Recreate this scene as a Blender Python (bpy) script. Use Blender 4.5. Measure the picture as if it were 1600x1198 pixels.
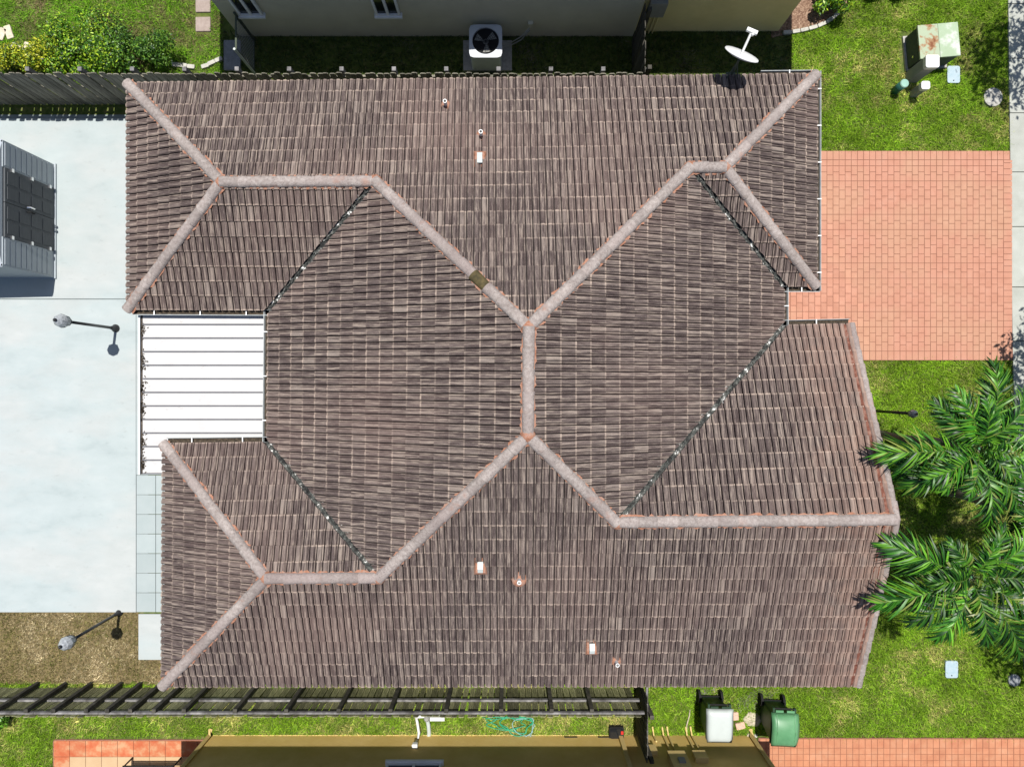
import bpy, math, random
import numpy as np
from mathutils import Vector, Matrix
random.seed(7); rng = np.random.default_rng(7)
R = math.radians
for o in list(bpy.data.objects): bpy.data.objects.remove(o)
S = bpy.context.scene
C = S.collection
# ------------------------------------------------------------------ camera, sky, sun, exposure
CAMH, FPX = 17.6, 1109.0                      # drone height (m), focal length in photo pixels
cam = bpy.data.cameras.new('camera'); camo = bpy.data.objects.new('camera', cam); C.objects.link(camo)
camo.location = (0, 0, CAMH); camo.rotation_euler = (0, 0, 0)
cam.sensor_fit = 'HORIZONTAL'; cam.sensor_width = 36; cam.lens = FPX*36/1600; cam.clip_end = 2000
S.camera = camo
LD = Vector((-0.03, -0.25, -1)).normalized()  # direction sunlight travels
world = bpy.data.worlds.new('World'); S.world = world; world.use_nodes = True
wn = world.node_tree; bg = wn.nodes['Background']
sky = wn.nodes.new('ShaderNodeTexSky'); sky.sky_type = 'NISHITA'; sky.sun_disc = False
sky.sun_elevation = math.asin(-LD.z); sky.sun_rotation = math.atan2(-LD.x, -LD.y)
wn.links.new(sky.outputs[0], bg.inputs[0]); bg.inputs[1].default_value = 0.07
sun = bpy.data.lights.new('sun', 'SUN'); suno = bpy.data.objects.new('sun', sun); C.objects.link(suno)
sun.energy = 4.6; sun.angle = R(0.53); sun.color = (1, .965, .91)
suno.location = (5, 30, 60); suno.rotation_euler = LD.to_track_quat('-Z', 'Y').to_euler()
S.view_settings.view_transform = 'Standard'; S.view_settings.look = 'None'
S.view_settings.gamma = 1; S.view_settings.use_curve_mapping = False
S.view_settings.exposure = 0.5

def W(u, v, z=0.0):                            # photo pixel on a surface at height z -> point
    k = (CAMH - z)/FPX
    return Vector(((u-800)*k, (599-v)*k, z))

# ------------------------------------------------------------------ materials
def mat(name, stops, scale=6, detail=6, rough=.85, bump=0, bscale=40, spec=.25, coord='pos', stretch=None,
        rnd=0, stops2=None, scale2=1, w2=(.45, .6), metal=0, speck=None):
    m = bpy.data.materials.new(name); m.use_nodes = True
    nt = m.node_tree; N = nt.nodes; L = nt.links; b = N['Principled BSDF']
    b.inputs['Roughness'].default_value = rough; b.inputs['Specular IOR Level'].default_value = spec
    b.inputs['Metallic'].default_value = metal
    if coord == 'pos':
        g = N.new('ShaderNodeNewGeometry'); vec = g.outputs['Position']
    else:
        g = N.new('ShaderNodeTexCoord'); vec = g.outputs['Object']
    if stretch:
        mp = N.new('ShaderNodeMapping'); mp.inputs['Scale'].default_value = stretch; L.new(vec, mp.inputs[0]); vec = mp.outputs[0]
    def noise(sc, det):
        n = N.new('ShaderNodeTexNoise'); n.inputs['Scale'].default_value = sc; n.inputs['Detail'].default_value = det
        n.inputs['Roughness'].default_value = .62
        L.new(vec, n.inputs['Vector']); return n.outputs[0]
    def ramp(fac, st):
        r = N.new('ShaderNodeValToRGB'); e = r.color_ramp.elements
        while len(e) < len(st): e.new(.5)
        for i, (p, c) in enumerate(st): e[i].position = p; e[i].color = (*c, 1)
        L.new(fac, r.inputs[0]); return r.outputs[0]
    col = ramp(noise(scale, detail), stops)
    if stops2:
        mx = N.new('ShaderNodeMix'); mx.data_type = 'RGBA'
        f = ramp(noise(scale2, 4), [(w2[0], (0, 0, 0)), (w2[1], (1, 1, 1))])
        L.new(f, mx.inputs[0]); L.new(col, mx.inputs[6])
        L.new(ramp(noise(scale*1.3, detail), stops2), mx.inputs[7]); col = mx.outputs[2]
    for sc_, lo_, hi_, amt, cc in (speck or ()):       # grit, stains and lichen spots
        mx = N.new('ShaderNodeMix'); mx.data_type = 'RGBA'; mx.inputs[7].default_value = (*cc, 1)
        L.new(ramp(noise(sc_, 3), [(lo_, (0, 0, 0)), (hi_, (amt,)*3)]), mx.inputs[0]); L.new(col, mx.inputs[6]); col = mx.outputs[2]
    if rnd:
        oi = N.new('ShaderNodeObjectInfo'); mr = N.new('ShaderNodeMapRange')
        mr.inputs[3].default_value = 1-rnd; mr.inputs[4].default_value = 1+rnd
        L.new(oi.outputs['Random'], mr.inputs[0])
        mu = N.new('ShaderNodeVectorMath'); mu.operation = 'SCALE'
        L.new(col, mu.inputs[0]); L.new(mr.outputs[0], mu.inputs['Scale']); col = mu.outputs[0]
    L.new(col, b.inputs['Base Color'])
    if bump:
        bp = N.new('ShaderNodeBump'); bp.inputs['Strength'].default_value = bump; bp.inputs['Distance'].default_value = .02
        L.new(noise(bscale, 5), bp.inputs['Height']); L.new(bp.outputs[0], b.inputs['Normal'])
    return m
def flat(name, c, var=.15, **k):
    d = tuple(x*(1-var) for x in c); e = tuple(min(1, x*(1+var)) for x in c)
    return mat(name, [(.3, d), (.7, e)], **k)
def attr_mat(name, attr, rough=.6, spec=.3, transl=.25, var=.25):
    """colour from a per-vertex colour attribute with small noise (leaves, grass)"""
    m = bpy.data.materials.new(name); m.use_nodes = True
    nt = m.node_tree; N = nt.nodes; L = nt.links; b = N['Principled BSDF']
    a = N.new('ShaderNodeAttribute'); a.attribute_name = attr
    b.inputs['Roughness'].default_value = rough; b.inputs['Specular IOR Level'].default_value = spec
    L.new(a.outputs['Color'], b.inputs['Base Color'])
    if transl:
        t = N.new('ShaderNodeBsdfTranslucent'); L.new(a.outputs['Color'], t.inputs[0])
        mx = N.new('ShaderNodeMixShader'); mx.inputs[0].default_value = transl
        L.new(b.outputs[0], mx.inputs[1]); L.new(t.outputs[0], mx.inputs[2])
        L.new(mx.outputs[0], N['Material Output'].inputs[0])
    return m
def tile_mat():
    m = bpy.data.materials.new('concrete_roof_tile'); m.use_nodes = True
    nt = m.node_tree; N = nt.nodes; L = nt.links; b = N['Principled BSDF']
    b.inputs['Roughness'].default_value = .88; b.inputs['Specular IOR Level'].default_value = .2
    a = N.new('ShaderNodeAttribute'); a.attribute_name = 'tuv'
    oi = N.new('ShaderNodeObjectInfo')
    sep = N.new('ShaderNodeSeparateXYZ'); L.new(a.outputs['Vector'], sep.inputs[0])
    def math_(op, x, y=None, clamp=False):
        n = N.new('ShaderNodeMath'); n.operation = op; n.use_clamp = clamp
        for i, q in enumerate((x, y)):
            if q is None: continue
            if isinstance(q, (int, float)): n.inputs[i].default_value = q
            else: L.new(q, n.inputs[i])
        return n.outputs[0]
    def comb(x, y, z):
        n = N.new('ShaderNodeCombineXYZ')
        for i, q in enumerate((x, y, z)):
            if isinstance(q, (int, float)): n.inputs[i].default_value = q
            else: L.new(q, n.inputs[i])
        return n.outputs[0]
    def noise(vec, sc, det=3, ro=.6):
        n = N.new('ShaderNodeTexNoise'); n.inputs['Scale'].default_value = sc; n.inputs['Detail'].default_value = det
        n.inputs['Roughness'].default_value = ro; L.new(vec, n.inputs['Vector']); return n.outputs[0]
    def ramp(fac, st):
        r = N.new('ShaderNodeValToRGB'); e = r.color_ramp.elements
        while len(e) < len(st): e.new(.5)
        for i, (p, c) in enumerate(st): e[i].position = p; e[i].color = (*c, 1)
        L.new(fac, r.inputs[0]); return r.outputs[0]
    def mix(f, x, y):
        n = N.new('ShaderNodeMix'); n.data_type = 'RGBA'; L.new(f, n.inputs[0])
        for i, q in ((6, x), (7, y)):
            if isinstance(q, tuple): n.inputs[i].default_value = (*q, 1)
            else: L.new(q, n.inputs[i])
        return n.outputs[2]
    u, v, s = sep.outputs[0], sep.outputs[1], sep.outputs[2]
    seed = math_('ADD', s, math_('MULTIPLY', oi.outputs['Random'], 61.7))
    # a shade for each roll of each tile, then streaks along its length
    rollid = math_('FLOOR', math_('DIVIDE', u, .14))
    wn_ = N.new('ShaderNodeTexWhiteNoise'); wn_.noise_dimensions = '2D'
    L.new(comb(rollid, seed, 0), wn_.inputs['Vector'])
    tone = ramp(wn_.outputs['Value'], [(0, (.072, .053, .050)), (.45, (.091, .069, .064)), (.84, (.108, .083, .076)), (.96, (.14, .11, .098)), (1, (.21, .172, .15))])
    st = noise(comb(math_('MULTIPLY', u, 34), math_('MULTIPLY', v, .7), seed), 1, 3, .7)
    pale = mix(ramp(st, [(.50, (0, 0, 0)), (.66, (.85, .85, .85))]), tone, (.29, .235, .195))
    dark = mix(ramp(st, [(.34, (.8, .8, .8)), (.46, (0, 0, 0))]), pale, (.034, .023, .022))
    g = N.new('ShaderNodeNewGeometry')
    grain = noise(g.outputs['Position'], 55, 4, .7)
    col = mix(ramp(grain, [(.56, (0, 0, 0)), (.8, (.6, .6, .6))]), dark, (.30, .26, .235))
    col = mix(ramp(grain, [(.25, (.6, .6, .6)), (.45, (0, 0, 0))]), col, (.04, .033, .032))
    # bleached lower lip where the coating has worn off
    lipn = noise(g.outputs['Position'], 1.1, 3, .6)
    lip = math_('MULTIPLY', math_('LESS_THAN', v, .085), ramp(lipn, [(.38, (.05, .05, .05)), (.62, (.9, .9, .9))]))
    lip = math_('MULTIPLY', lip, ramp(wn_.outputs['Value'], [(0, (.35,)*3), (1, (1,)*3)]))
    col = mix(lip, col, (.38, .30, .245))
    # pinkish dust in broad patches
    dust = ramp(noise(g.outputs['Position'], .33, 3, .55), [(.45, (0, 0, 0)), (.75, (.38, .38, .38))])
    col = mix(dust, col, (.24, .165, .14))
    sp = N.new('ShaderNodeSeparateXYZ'); L.new(g.outputs['Position'], sp.inputs[0])   # mortar-dust stain spreading from the rake
    mr = N.new('ShaderNodeMapRange'); mr.inputs[1].default_value = 5.4; mr.inputs[2].default_value = 7.2; L.new(sp.outputs[0], mr.inputs[0])
    south = math_('LESS_THAN', sp.outputs[1], 1.3)
    stn = math_('MULTIPLY', math_('MULTIPLY', mr.outputs[0], south), ramp(noise(g.outputs['Position'], 2.2, 5, .65), [(.3, (.05,)*3), (.7, (.8,)*3)]))
    col = mix(stn, col, (.34, .215, .165))
    L.new(col, b.inputs['Base Color'])
    bp = N.new('ShaderNodeBump'); bp.inputs['Strength'].default_value = .5; bp.inputs['Distance'].default_value = .01
    L.new(grain, bp.inputs['Height']); L.new(bp.outputs[0], b.inputs['Normal'])
    return m
M = {
 'tile': tile_mat(),
 'cap': mat('ridge_cap_concrete', [(.3, (.205, .172, .158)), (.5, (.285, .245, .226)), (.72, (.375, .335, .312))], scale=16, detail=10, bump=.7, bscale=50, rnd=.13, speck=[(38, .58, .72, .75, (.10, .085, .08)), (5, .6, .75, .45, (.14, .115, .105)), (2.5, .62, .75, .5, (.34, .19, .14))],
            stops2=[(.3, (.20, .158, .148)), (.7, (.29, .24, .225))], scale2=.45, w2=(.5, .7)),
 'cap_dark': mat('algae_dark_cap', [(.3, (.035, .03, .015)), (.6, (.09, .07, .03)), (.8, (.2, .12, .06))], scale=9),
 'mortar': mat('terracotta_mortar', [(.3, (.20, .085, .05)), (.5, (.32, .155, .10)), (.7, (.30, .21, .17))], scale=14, bump=.5),
 'mortar_red': mat('red_mortar', [(.3, (.075, .026, .017)), (.5, (.15, .056, .037)), (.7, (.26, .15, .115))], scale=10, bump=.5),
 'deck': flat('roof_underlay', (.022, .018, .017)),
 'valley': mat('stained_valley_metal', [(.40, (.012, .012, .012)), (.52, (.05, .055, .05)), (.60, (.12, .12, .11)), (.66, (.75, .75, .73))], scale=9, detail=5, rough=.7),
 'stucco': flat('cream_stucco', (.55, .47, .36), scale=30, bump=.2),
 'alu': flat('white_aluminium', (.72, .72, .70), .08, rough=.45, spec=.4),
 'gutter': mat('gutter_dirty', [(.35, (.02, .02, .02)), (.62, (.06, .06, .055)), (.8, (.4, .4, .38))], scale=5),
 'gutter_rim': flat('grey_gutter_rim', (.33, .35, .35), .2),
 'panel': flat('white_insulated_panel', (.455, .45, .445), .05, scale=2, rough=.5, speck=[(7, .64, .8, .4, (.22, .21, .19)), (30, .68, .8, .5, (.15, .14, .12))]),
 'seam': flat('panel_seam_grey', (.13, .13, .14), .1),
 'debris': mat('leaf_debris', [(.35, (.02, .016, .012)), (.6, (.06, .045, .03)), (.8, (.2, .17, .13))], scale=20),
 'patio': mat('painted_concrete', [(.28, (.285, .33, .333)), (.45, (.327, .372, .374)), (.55, (.34, .384, .386)), (.74, (.37, .41, .41))], scale=1.3, detail=10, rough=.7, bump=.12, speck=[(26, .66, .8, .5, (.12, .13, .13)), (4.5, .63, .8, .35, (.20, .22, .21)), (1.1, .62, .78, .3, (.42, .43, .42))], stretch=(.8, 1.6, 1),
              stops2=[(.3, (.335, .36, .355)), (.7, (.39, .41, .405))], scale2=.35),
 'slab': mat('painted_paving_slab', [(.3, (.285, .33, .332)), (.7, (.32, .36, .362))], scale=2, detail=6, rnd=.04),
 'grout': flat('dark_joint', (.20, .23, .23)),
 'paver': mat('salmon_paver', [(.3, (.385, .182, .122)), (.55, (.425, .21, .145)), (.75, (.45, .24, .17))], speck=[(45, .68, .8, .5, (.15, .07, .05)), (1.6, .6, .8, .3, (.28, .15, .11))], scale=3.2, detail=8, rnd=.07, bump=.15, bscale=90,
              stops2=[(.3, (.385, .20, .13)), (.7, (.43, .24, .16))], scale2=.6),
 'paver_o': mat('orange_paver', [(.3, (.37, .145, .078)), (.55, (.425, .19, .105)), (.75, (.44, .23, .14))], scale=3.2, detail=8, rnd=.07, bump=.15, bscale=90),
 'sand': flat('joint_sand', (.25, .115, .08)),
 'terra': mat('terracotta_tile', [(.35, (.40, .10, .042)), (.52, (.43, .15, .07)), (.66, (.45, .24, .13))], scale=4.5, detail=3, rnd=.05),
 'peach': mat('peach_tile', [(.3, (.43, .29, .165)), (.7, (.47, .335, .20))], scale=3, rnd=.04),
 'walk': mat('sidewalk_concrete', [(.3, (.30, .31, .275)), (.7, (.38, .39, .355))], scale=2.5, detail=8, rnd=.04, bump=.1),
 'asphalt': flat('asphalt', (.05, .05, .052), .3, scale=40),
 'soil': mat('lawn_soil', [(.3, (.035, .06, .008)), (.5, (.075, .105, .016)), (.7, (.15, .13, .05))], scale=7, detail=8, bump=.4),
 'straw_soil': mat('straw_soil', [(.3, (.06, .045, .02)), (.5, (.13, .098, .045)), (.7, (.25, .19, .10))], scale=14, detail=8, bump=.5),
 'mulch': mat('bark_mulch', [(.3, (.07, .035, .022)), (.5, (.2, .12, .08)), (.7, (.38, .27, .19))], scale=26, detail=6, bump=.8),
 'wood': mat('weathered_fence_wood', [(.3, (.06, .057, .043)), (.5, (.165, .155, .12)), (.72, (.31, .285, .23))], scale=5, detail=8, stretch=(9, 9, .8), coord='obj', rnd=.35, bump=.4),
 'wood_green': mat('mossy_fence_wood', [(.3, (.05, .052, .028)), (.5, (.17, .17, .085)), (.72, (.34, .32, .20))], scale=5, detail=8, stretch=(9, 9, .8), coord='obj', rnd=.45, bump=.4),
 'wood_black': mat('black_fence_post', [(.3, (.025, .024, .02)), (.6, (.07, .065, .053)), (.8, (.15, .135, .11))], scale=6, detail=8, coord='obj', rnd=.3),
 'wood_pale': mat('bleached_rail', [(.35, (.07, .066, .064)), (.55, (.17, .165, .165)), (.75, (.30, .29, .29))], scale=5, detail=8, rnd=.1),
 'pole_black': flat('black_lamp_metal', (.018, .018, .02), rough=.4, spec=.5),
 'lamp_glass': mat('clouded_lantern_glass', [(.3, (.18, .19, .20)), (.6, (.38, .40, .42)), (.8, (.6, .62, .64))], scale=22, rough=.15, spec=.6),
 'chrome': flat('shiny_metal', (.75, .75, .76), .05, metal=1, rough=.2),
 'shed_light': flat('light_grey_resin', (.34, .375, .40), .05, rough=.6),
 'shed_dark': mat('dark_grey_resin', [(.3, (.062, .068, .074)), (.7, (.085, .092, .10))], scale=5, stretch=(1, 1, 6), rough=.6),
 'white': flat('white_plastic', (.62, .62, .61), .03, rough=.4),
 'white2': flat('off_white_plastic', (.43, .47, .455), .04, rough=.4, spec=.4),
 'grey_box': flat('grey_plastic', (.26, .26, .24), .1),
 'xfmr': mat('pale_green_enamel', [(.3, (.25, .33, .21)), (.55, (.30, .38, .26)), (.66, (.46, .48, .44))], scale=2.6, detail=4, rough=.5),
 'xfmr_rust': mat('rusty_green_enamel', [(.36, (.16, .055, .02)), (.43, (.28, .16, .08)), (.50, (.31, .36, .25)), (.8, (.30, .37, .25))], scale=3.4, detail=4, rough=.6),
 'xfmr_side': flat('dark_green_enamel', (.075, .09, .065), .1),
 'teal': flat('teal_plastic_pipe', (.03, .12, .10), .15, rough=.5),
 'teal_top': flat('pale_green_cap', (.24, .40, .33), .1),
 'meter': mat('pale_blue_plastic', [(.3, (.27, .37, .42)), (.7, (.36, .43, .47))], scale=10, rough=.5),
 'cover': mat('concrete_cover', [(.3, (.26, .25, .22)), (.7, (.42, .41, .38))], scale=12, bump=.2),
 'cover_dk': flat('grey_iron_cover', (.20, .21, .22), .2, scale=10),
 'ac': flat('light_grey_enamel', (.50, .52, .54), .06, rough=.5),
 'ac_dark': flat('black_fan_grille', (.015, .015, .016), .2),
 'n_wall': mat('olive_grey_stucco', [(.3, (.50, .475, .36)), (.7, (.58, .55, .42))], scale=2, detail=8, bump=.2),
 'n_wall2': mat('olive_yellow_stucco', [(.3, (.62, .54, .27)), (.7, (.72, .63, .33))], scale=2, detail=8, bump=.2),
 's_wall': mat('mustard_stucco', [(.3, (.60, .41, .13)), (.7, (.70, .50, .19))], scale=2, detail=8, bump=.2),
 's_trim': flat('mustard_trim', (.62, .46, .19), .08),
 'glass': flat('dark_window_glass', (.012, .014, .016), .1, rough=.08, spec=.6),
 'bin_green': flat('dark_green_bin_plastic', (.020, .045, .024), .1, rough=.45),
 'lid_green': mat('faded_green_lid', [(.3, (.07, .20, .09)), (.7, (.11, .27, .13))], scale=3, rough=.4, spec=.4),
 'black': flat('black_rubber', (.012, .012, .012), .1),
 'brick_pink': flat('pink_paver', (.56, .36, .28), .1, scale=20, rnd=.1),
 'stone': mat('tan_stone', [(.3, (.36, .30, .22)), (.7, (.62, .55, .43))], scale=9, rnd=.2, bump=.3),
 'step': mat('mauve_stepping_stone', [(.3, (.24, .19, .165)), (.7, (.33, .27, .24))], scale=12, rnd=.06, bump=.2),
 'white_stone': mat('white_edging_stone', [(.3, (.33, .32, .28)), (.7, (.48, .47, .42))], scale=12, rnd=.1),
 'hose': flat('green_hose', (.03, .28, .15), .2, rough=.4),
 'hose_b': flat('blue_grey_hose', (.22, .36, .38), .2, rough=.4),
 'red': flat('red_plastic', (.5, .03, .02), .1),
 'trunk': mat('palm_trunk', [(.3, (.12, .10, .08)), (.7, (.25, .22, .18))], scale=10, stretch=(1, 1, 6)),
 'bark': mat('tree_bark', [(.3, (.07, .05, .035)), (.7, (.18, .13, .09))], scale=10),
 'leaf': attr_mat('leaf_surface', 'col', rough=.45, spec=.4, transl=.22),
 'palm_leaf': attr_mat('palm_leaflet', 'col', rough=.42, spec=.35, transl=.15),
 'grass': attr_mat('grass_blade', 'col', rough=.6, spec=.2, transl=.3),
 'roof_n': mat('brown_shingle_roof', [(.3, (.13, .10, .09)), (.7, (.23, .18, .16))], scale=9, stretch=(1, 4, 1)),
}
# ------------------------------------------------------------------ mesh helpers
class MB:
    def __init__(s): s.v = []; s.f = []; s.a = []
    def add(s, vs, fs):
        o = len(s.v); s.v += [tuple(p) for p in vs]; s.f += [tuple(i+o for i in f) for f in fs]; return s
    def box(s, c, d, rz=0, taper=1.0, rot=None):
        x, y, z = d[0]/2, d[1]/2, d[2]/2
        m = rot if rot else Matrix.Rotation(rz, 3, 'Z')
        P = [(sx*x*(taper if sz > 0 else 1), sy*y*(taper if sz > 0 else 1), sz*z) for sz in (-1, 1) for sy in (-1, 1) for sx in (-1, 1)]
        return s.add([m @ Vector(p)+Vector(c) for p in P], [(0, 2, 3, 1), (4, 5, 7, 6), (0, 1, 5, 4), (2, 6, 7, 3), (0, 4, 6, 2), (1, 3, 7, 5)])
    def span(s, x0, x1, y0, y1, z0, z1): return s.box(((x0+x1)/2, (y0+y1)/2, (z0+z1)/2), (x1-x0, y1-y0, z1-z0))
    def prism(s, poly, z0, z1):
        n = len(poly)
        A = sum(poly[i][0]*poly[(i+1) % n][1]-poly[(i+1) % n][0]*poly[i][1] for i in range(n))
        if A < 0: poly = poly[::-1]
        return s.add([(p[0], p[1], z0) for p in poly]+[(p[0], p[1], z1) for p in poly],
                     [tuple(range(n-1, -1, -1)), tuple(range(n, 2*n))]+[(i, (i+1) % n, n+(i+1) % n, n+i) for i in range(n)])
    def tube(s, pts, r, n=6, cap=True):
        pts = [Vector(p) for p in pts]; k = len(pts); rs = r if isinstance(r, (list, tuple)) else [r]*k
        V = []
        for i, p in enumerate(pts):
            t = (pts[min(i+1, k-1)]-pts[max(i-1, 0)]).normalized()
            a = t.cross(Vector((0, 0, 1)) if abs(t.z) < .9 else Vector((1, 0, 0))).normalized(); b = t.cross(a)
            V += [p+rs[i]*(math.cos(q)*a+math.sin(q)*b) for q in [2*math.pi*j/n for j in range(n)]]
        F = [(i*n+j, i*n+(j+1) % n, (i+1)*n+(j+1) % n, (i+1)*n+j) for i in range(k-1) for j in range(n)]
        if cap: F += [tuple(range(n)), tuple(range((k-1)*n, k*n))[::-1]]
        return s.add(V, F)
    def lathe(s, prof, c=(0, 0, 0), n=16, ph=0):
        V = [(c[0]+r*math.cos(2*math.pi*j/n+ph), c[1]+r*math.sin(2*math.pi*j/n+ph), c[2]+z) for r, z in prof for j in range(n)]
        k = len(prof)
        F = [(i*n+j, i*n+(j+1) % n, (i+1)*n+(j+1) % n, (i+1)*n+j) for i in range(k-1) for j in range(n)]
        F += [tuple(range(n))[::-1], tuple(range((k-1)*n, k*n))]
        return s.add(V, F)
    def mesh(s, name, m, smooth=False):
        me = bpy.data.meshes.new(name); me.from_pydata(s.v, [], s.f); me.update()
        for q in (m if isinstance(m, list) else [m]): me.materials.append(M[q] if isinstance(q, str) else q)
        if smooth: me.polygons.foreach_set('use_smooth', [True]*len(me.polygons))
        return me
    def build(s, name, m, parent=None, smooth=False): return link(name, s.mesh(name, m, smooth), parent)
def link(name, me, parent=None, loc=None, rz=0):
    o = bpy.data.objects.new(name, me); C.objects.link(o)
    if parent: o.parent = parent
    if loc is not None: o.location = loc
    if rz: o.rotation_euler.z = rz
    return o
def tag(o, label, cat, group=None, kind=None):
    o['label'] = label; o['category'] = cat
    if group: o['group'] = group
    if kind: o['kind'] = kind
    return o
def thing(name, label, cat, loc=(0, 0, 0), group=None, rz=0):
    return tag(link(name, None, None, loc, rz), label, cat, group)
def struct(o): o['kind'] = 'structure'; return o
def stuff(o): o['kind'] = 'stuff'; return o
def fastmesh(name, V, F, m, col=None, attr='col'):
    """V (n,3), F (k,3 or 4) arrays; col (n,3) vertex colour"""
    me = bpy.data.meshes.new(name); n, (k, q) = len(V), F.shape
    me.vertices.add(n); me.vertices.foreach_set('co', V.astype(np.float32).ravel())
    me.loops.add(k*q); me.loops.foreach_set('vertex_index', F.astype(np.int32).ravel())
    me.polygons.add(k); me.polygons.foreach_set('loop_start', np.arange(0, k*q, q, dtype=np.int32))
    me.update(calc_edges=True)
    if col is not None:
        a = me.attributes.new(attr, 'FLOAT_COLOR', 'POINT')
        a.data.foreach_set('color', np.c_[col, np.ones(n)].astype(np.float32).ravel())
    me.materials.append(M[m]); me.validate(); return me
_grid = rng.random((64, 64))
def vnoise(x, y, sc):
    x = np.asarray(x)*sc+17.3; y = np.asarray(y)*sc+41.7
    i = np.floor(x).astype(int); j = np.floor(y).astype(int); fx = x-i; fy = y-j
    fx = fx*fx*(3-2*fx); fy = fy*fy*(3-2*fy); g = lambda a, b: _grid[a % 64, b % 64]
    return (g(i, j)*(1-fx)+g(i+1, j)*fx)*(1-fy)+(g(i, j+1)*(1-fx)+g(i+1, j+1)*fx)*fy
def inpoly(x, y, P):
    c = np.zeros(len(x), bool); n = len(P)
    for i in range(n):
        (x0, y0), (x1, y1) = P[i][:2], P[(i+1) % n][:2]
        if y0 == y1: continue
        c ^= ((y0 > y) != (y1 > y)) & (x < (x1-x0)*(y-y0)/(y1-y0)+x0)
    return c
PX = lambda pts, z=0: [tuple(W(u, v, z))[:2] for u, v in pts]

# ================================================================== SETTING: ground, pavements
struct(MB().add([(-300, -300, 0), (300, -300, 0), (300, 300, 0), (-300, 300, 0)], [(0, 1, 2, 3)]).build('ground', 'soil'))
struct(MB().prism([(15.6, -200), (24, -200), (24, 200), (15.6, 200)], -.2, .012).build('road', 'asphalt'))
# concrete patio: two pours with a joint between them
pat = struct(MB().prism(PX([(-60, 180), (232, 180), (232, 954.5), (-60, 954.5)]), -.1, .022).build('patio', 'grout'))
MB().prism(PX([(-60, 187), (300, 187), (300, 467), (-60, 467)]), -.1, .05).build('concrete_slab', 'patio', pat)
MB().prism(PX([(-60, 468.6), (214, 468.6), (214, 955), (-60, 955)]), -.1, .05).build('concrete_slab', 'patio', pat)
MB().prism(PX([(214.6, 468.6), (330, 468.6), (330, 741), (214.6, 741)]), -.1, .048).build('concrete_slab', 'patio', pat)
MB().prism(PX([(218, 958), (290, 958), (290, 1029), (218, 1029)]), -.1, .05).build('concrete_slab', 'patio', pat)
q = PX([(0, 0), (30.3, 30.3)]); sw = q[1][0]-q[0][0]
slabm = MB().prism([(0, 0), (sw-.012, 0), (sw-.012, -(sw-.012)), (0, -(sw-.012))], -.05, .046).mesh('paving_slab', 'slab')
for i in range(3):
    for j in range(7):
        p = W(214.8+30.3*i, 742.2+30.5*j); link('paving_slab', slabm, pat, (p.x, p.y, 0))
# paver driveway
def paver_mesh(w, l, m, name='paver', z0=.02, z1=.062):
    b = .004; P = [(b, b), (w-b, b), (w-b, l-b), (b, l-b)]; Q = [(2*b, 2*b), (w-2*b, 2*b), (w-2*b, l-2*b), (2*b, l-2*b)]
    V = [(x, y, z0) for x, y in P]+[(x, y, z1-.005) for x, y in P]+[(x, y, z1) for x, y in Q]
    F = [(i, (i+1) % 4, 4+(i+1) % 4, 4+i) for i in range(4)]+[(4+i, 4+(i+1) % 4, 8+(i+1) % 4, 8+i) for i in range(4)]+[(8, 9, 10, 11)]
    return MB().add(V, F).mesh(name, m)
def lay_pavers(root, items, m, limit=300):
    """items: (x, y, w, l); nearest to the house middle become parts, the rest one joined part"""
    items = sorted(items, key=lambda t: t[0]**2+t[1]**2); cache = {}
    rest = MB()
    for k, (x, y, w, l) in enumerate(items):
        key = (round(w, 3), round(l, 3))
        if key not in cache: cache[key] = paver_mesh(w, l, m)
        dz = random.uniform(-.002, .002)
        if k < limit: link('paver', cache[key], root, (x, y, dz))
        else:
            me = cache[key]; rest.add([(v.co.x+x, v.co.y+y, v.co.z+dz) for v in me.vertices], [tuple(p.vertices) for p in me.polygons])
    if rest.v: stuff(rest.build('paver_field', m, root))
dw = struct(MB().prism(PX([(1200, 237), (1576, 237), (1581, 563), (1200, 563)]), -.1, .05).build('driveway', 'sand'))
a, b = W(1205, 563), W(1577, 237); items = []; U = .1505
x0, x1, y0, y1 = a.x, b.x, a.y, b.y
soldier = .225
n = int((x1-x0)/U)
for i in range(n):
    items += [(x0+i*U, y0, U, soldier), (x0+i*U, y1-soldier, U, soldier)]
yy0, yy1 = y0+soldier, y1-soldier
for i in range(n-1):
    y = yy0-(0 if i % 2 == 0 else .075); k = 0
    seq = [.225, .225, .15, .225, .15, .225] if i % 2 == 0 else [.225, .225, .225, .15, .225, .15]
    while y < yy1-.02:
        l = seq[k % 6]; k += 1; A = max(y, yy0); B = min(y+l, yy1)
        if B-A > .05: items.append((x0+i*U, A, U, B-A))
        y += l
xr = x0+(n-1)*U; y = yy0
while y < yy1-.05:
    items.append((xr, y, .22, min(.15, yy1-y))); y += .15
lay_pavers(dw, items, 'paver')
dw2 = struct(MB().prism(PX([(1184, 1151), (1780, 1151), (1780, 1330), (1184, 1330)]), -.1, .05).build('driveway', 'sand'))
a = W(1186, 1152); items = []
for i in range(44):
    for j in range(7):
        items.append((a.x+i*.153, a.y-.225-(j*.153 if j else 0)-(0 if j == 0 else 0), .153, .225 if j == 0 else .153))
lay_pavers(dw2, items, 'paver_o')
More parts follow.
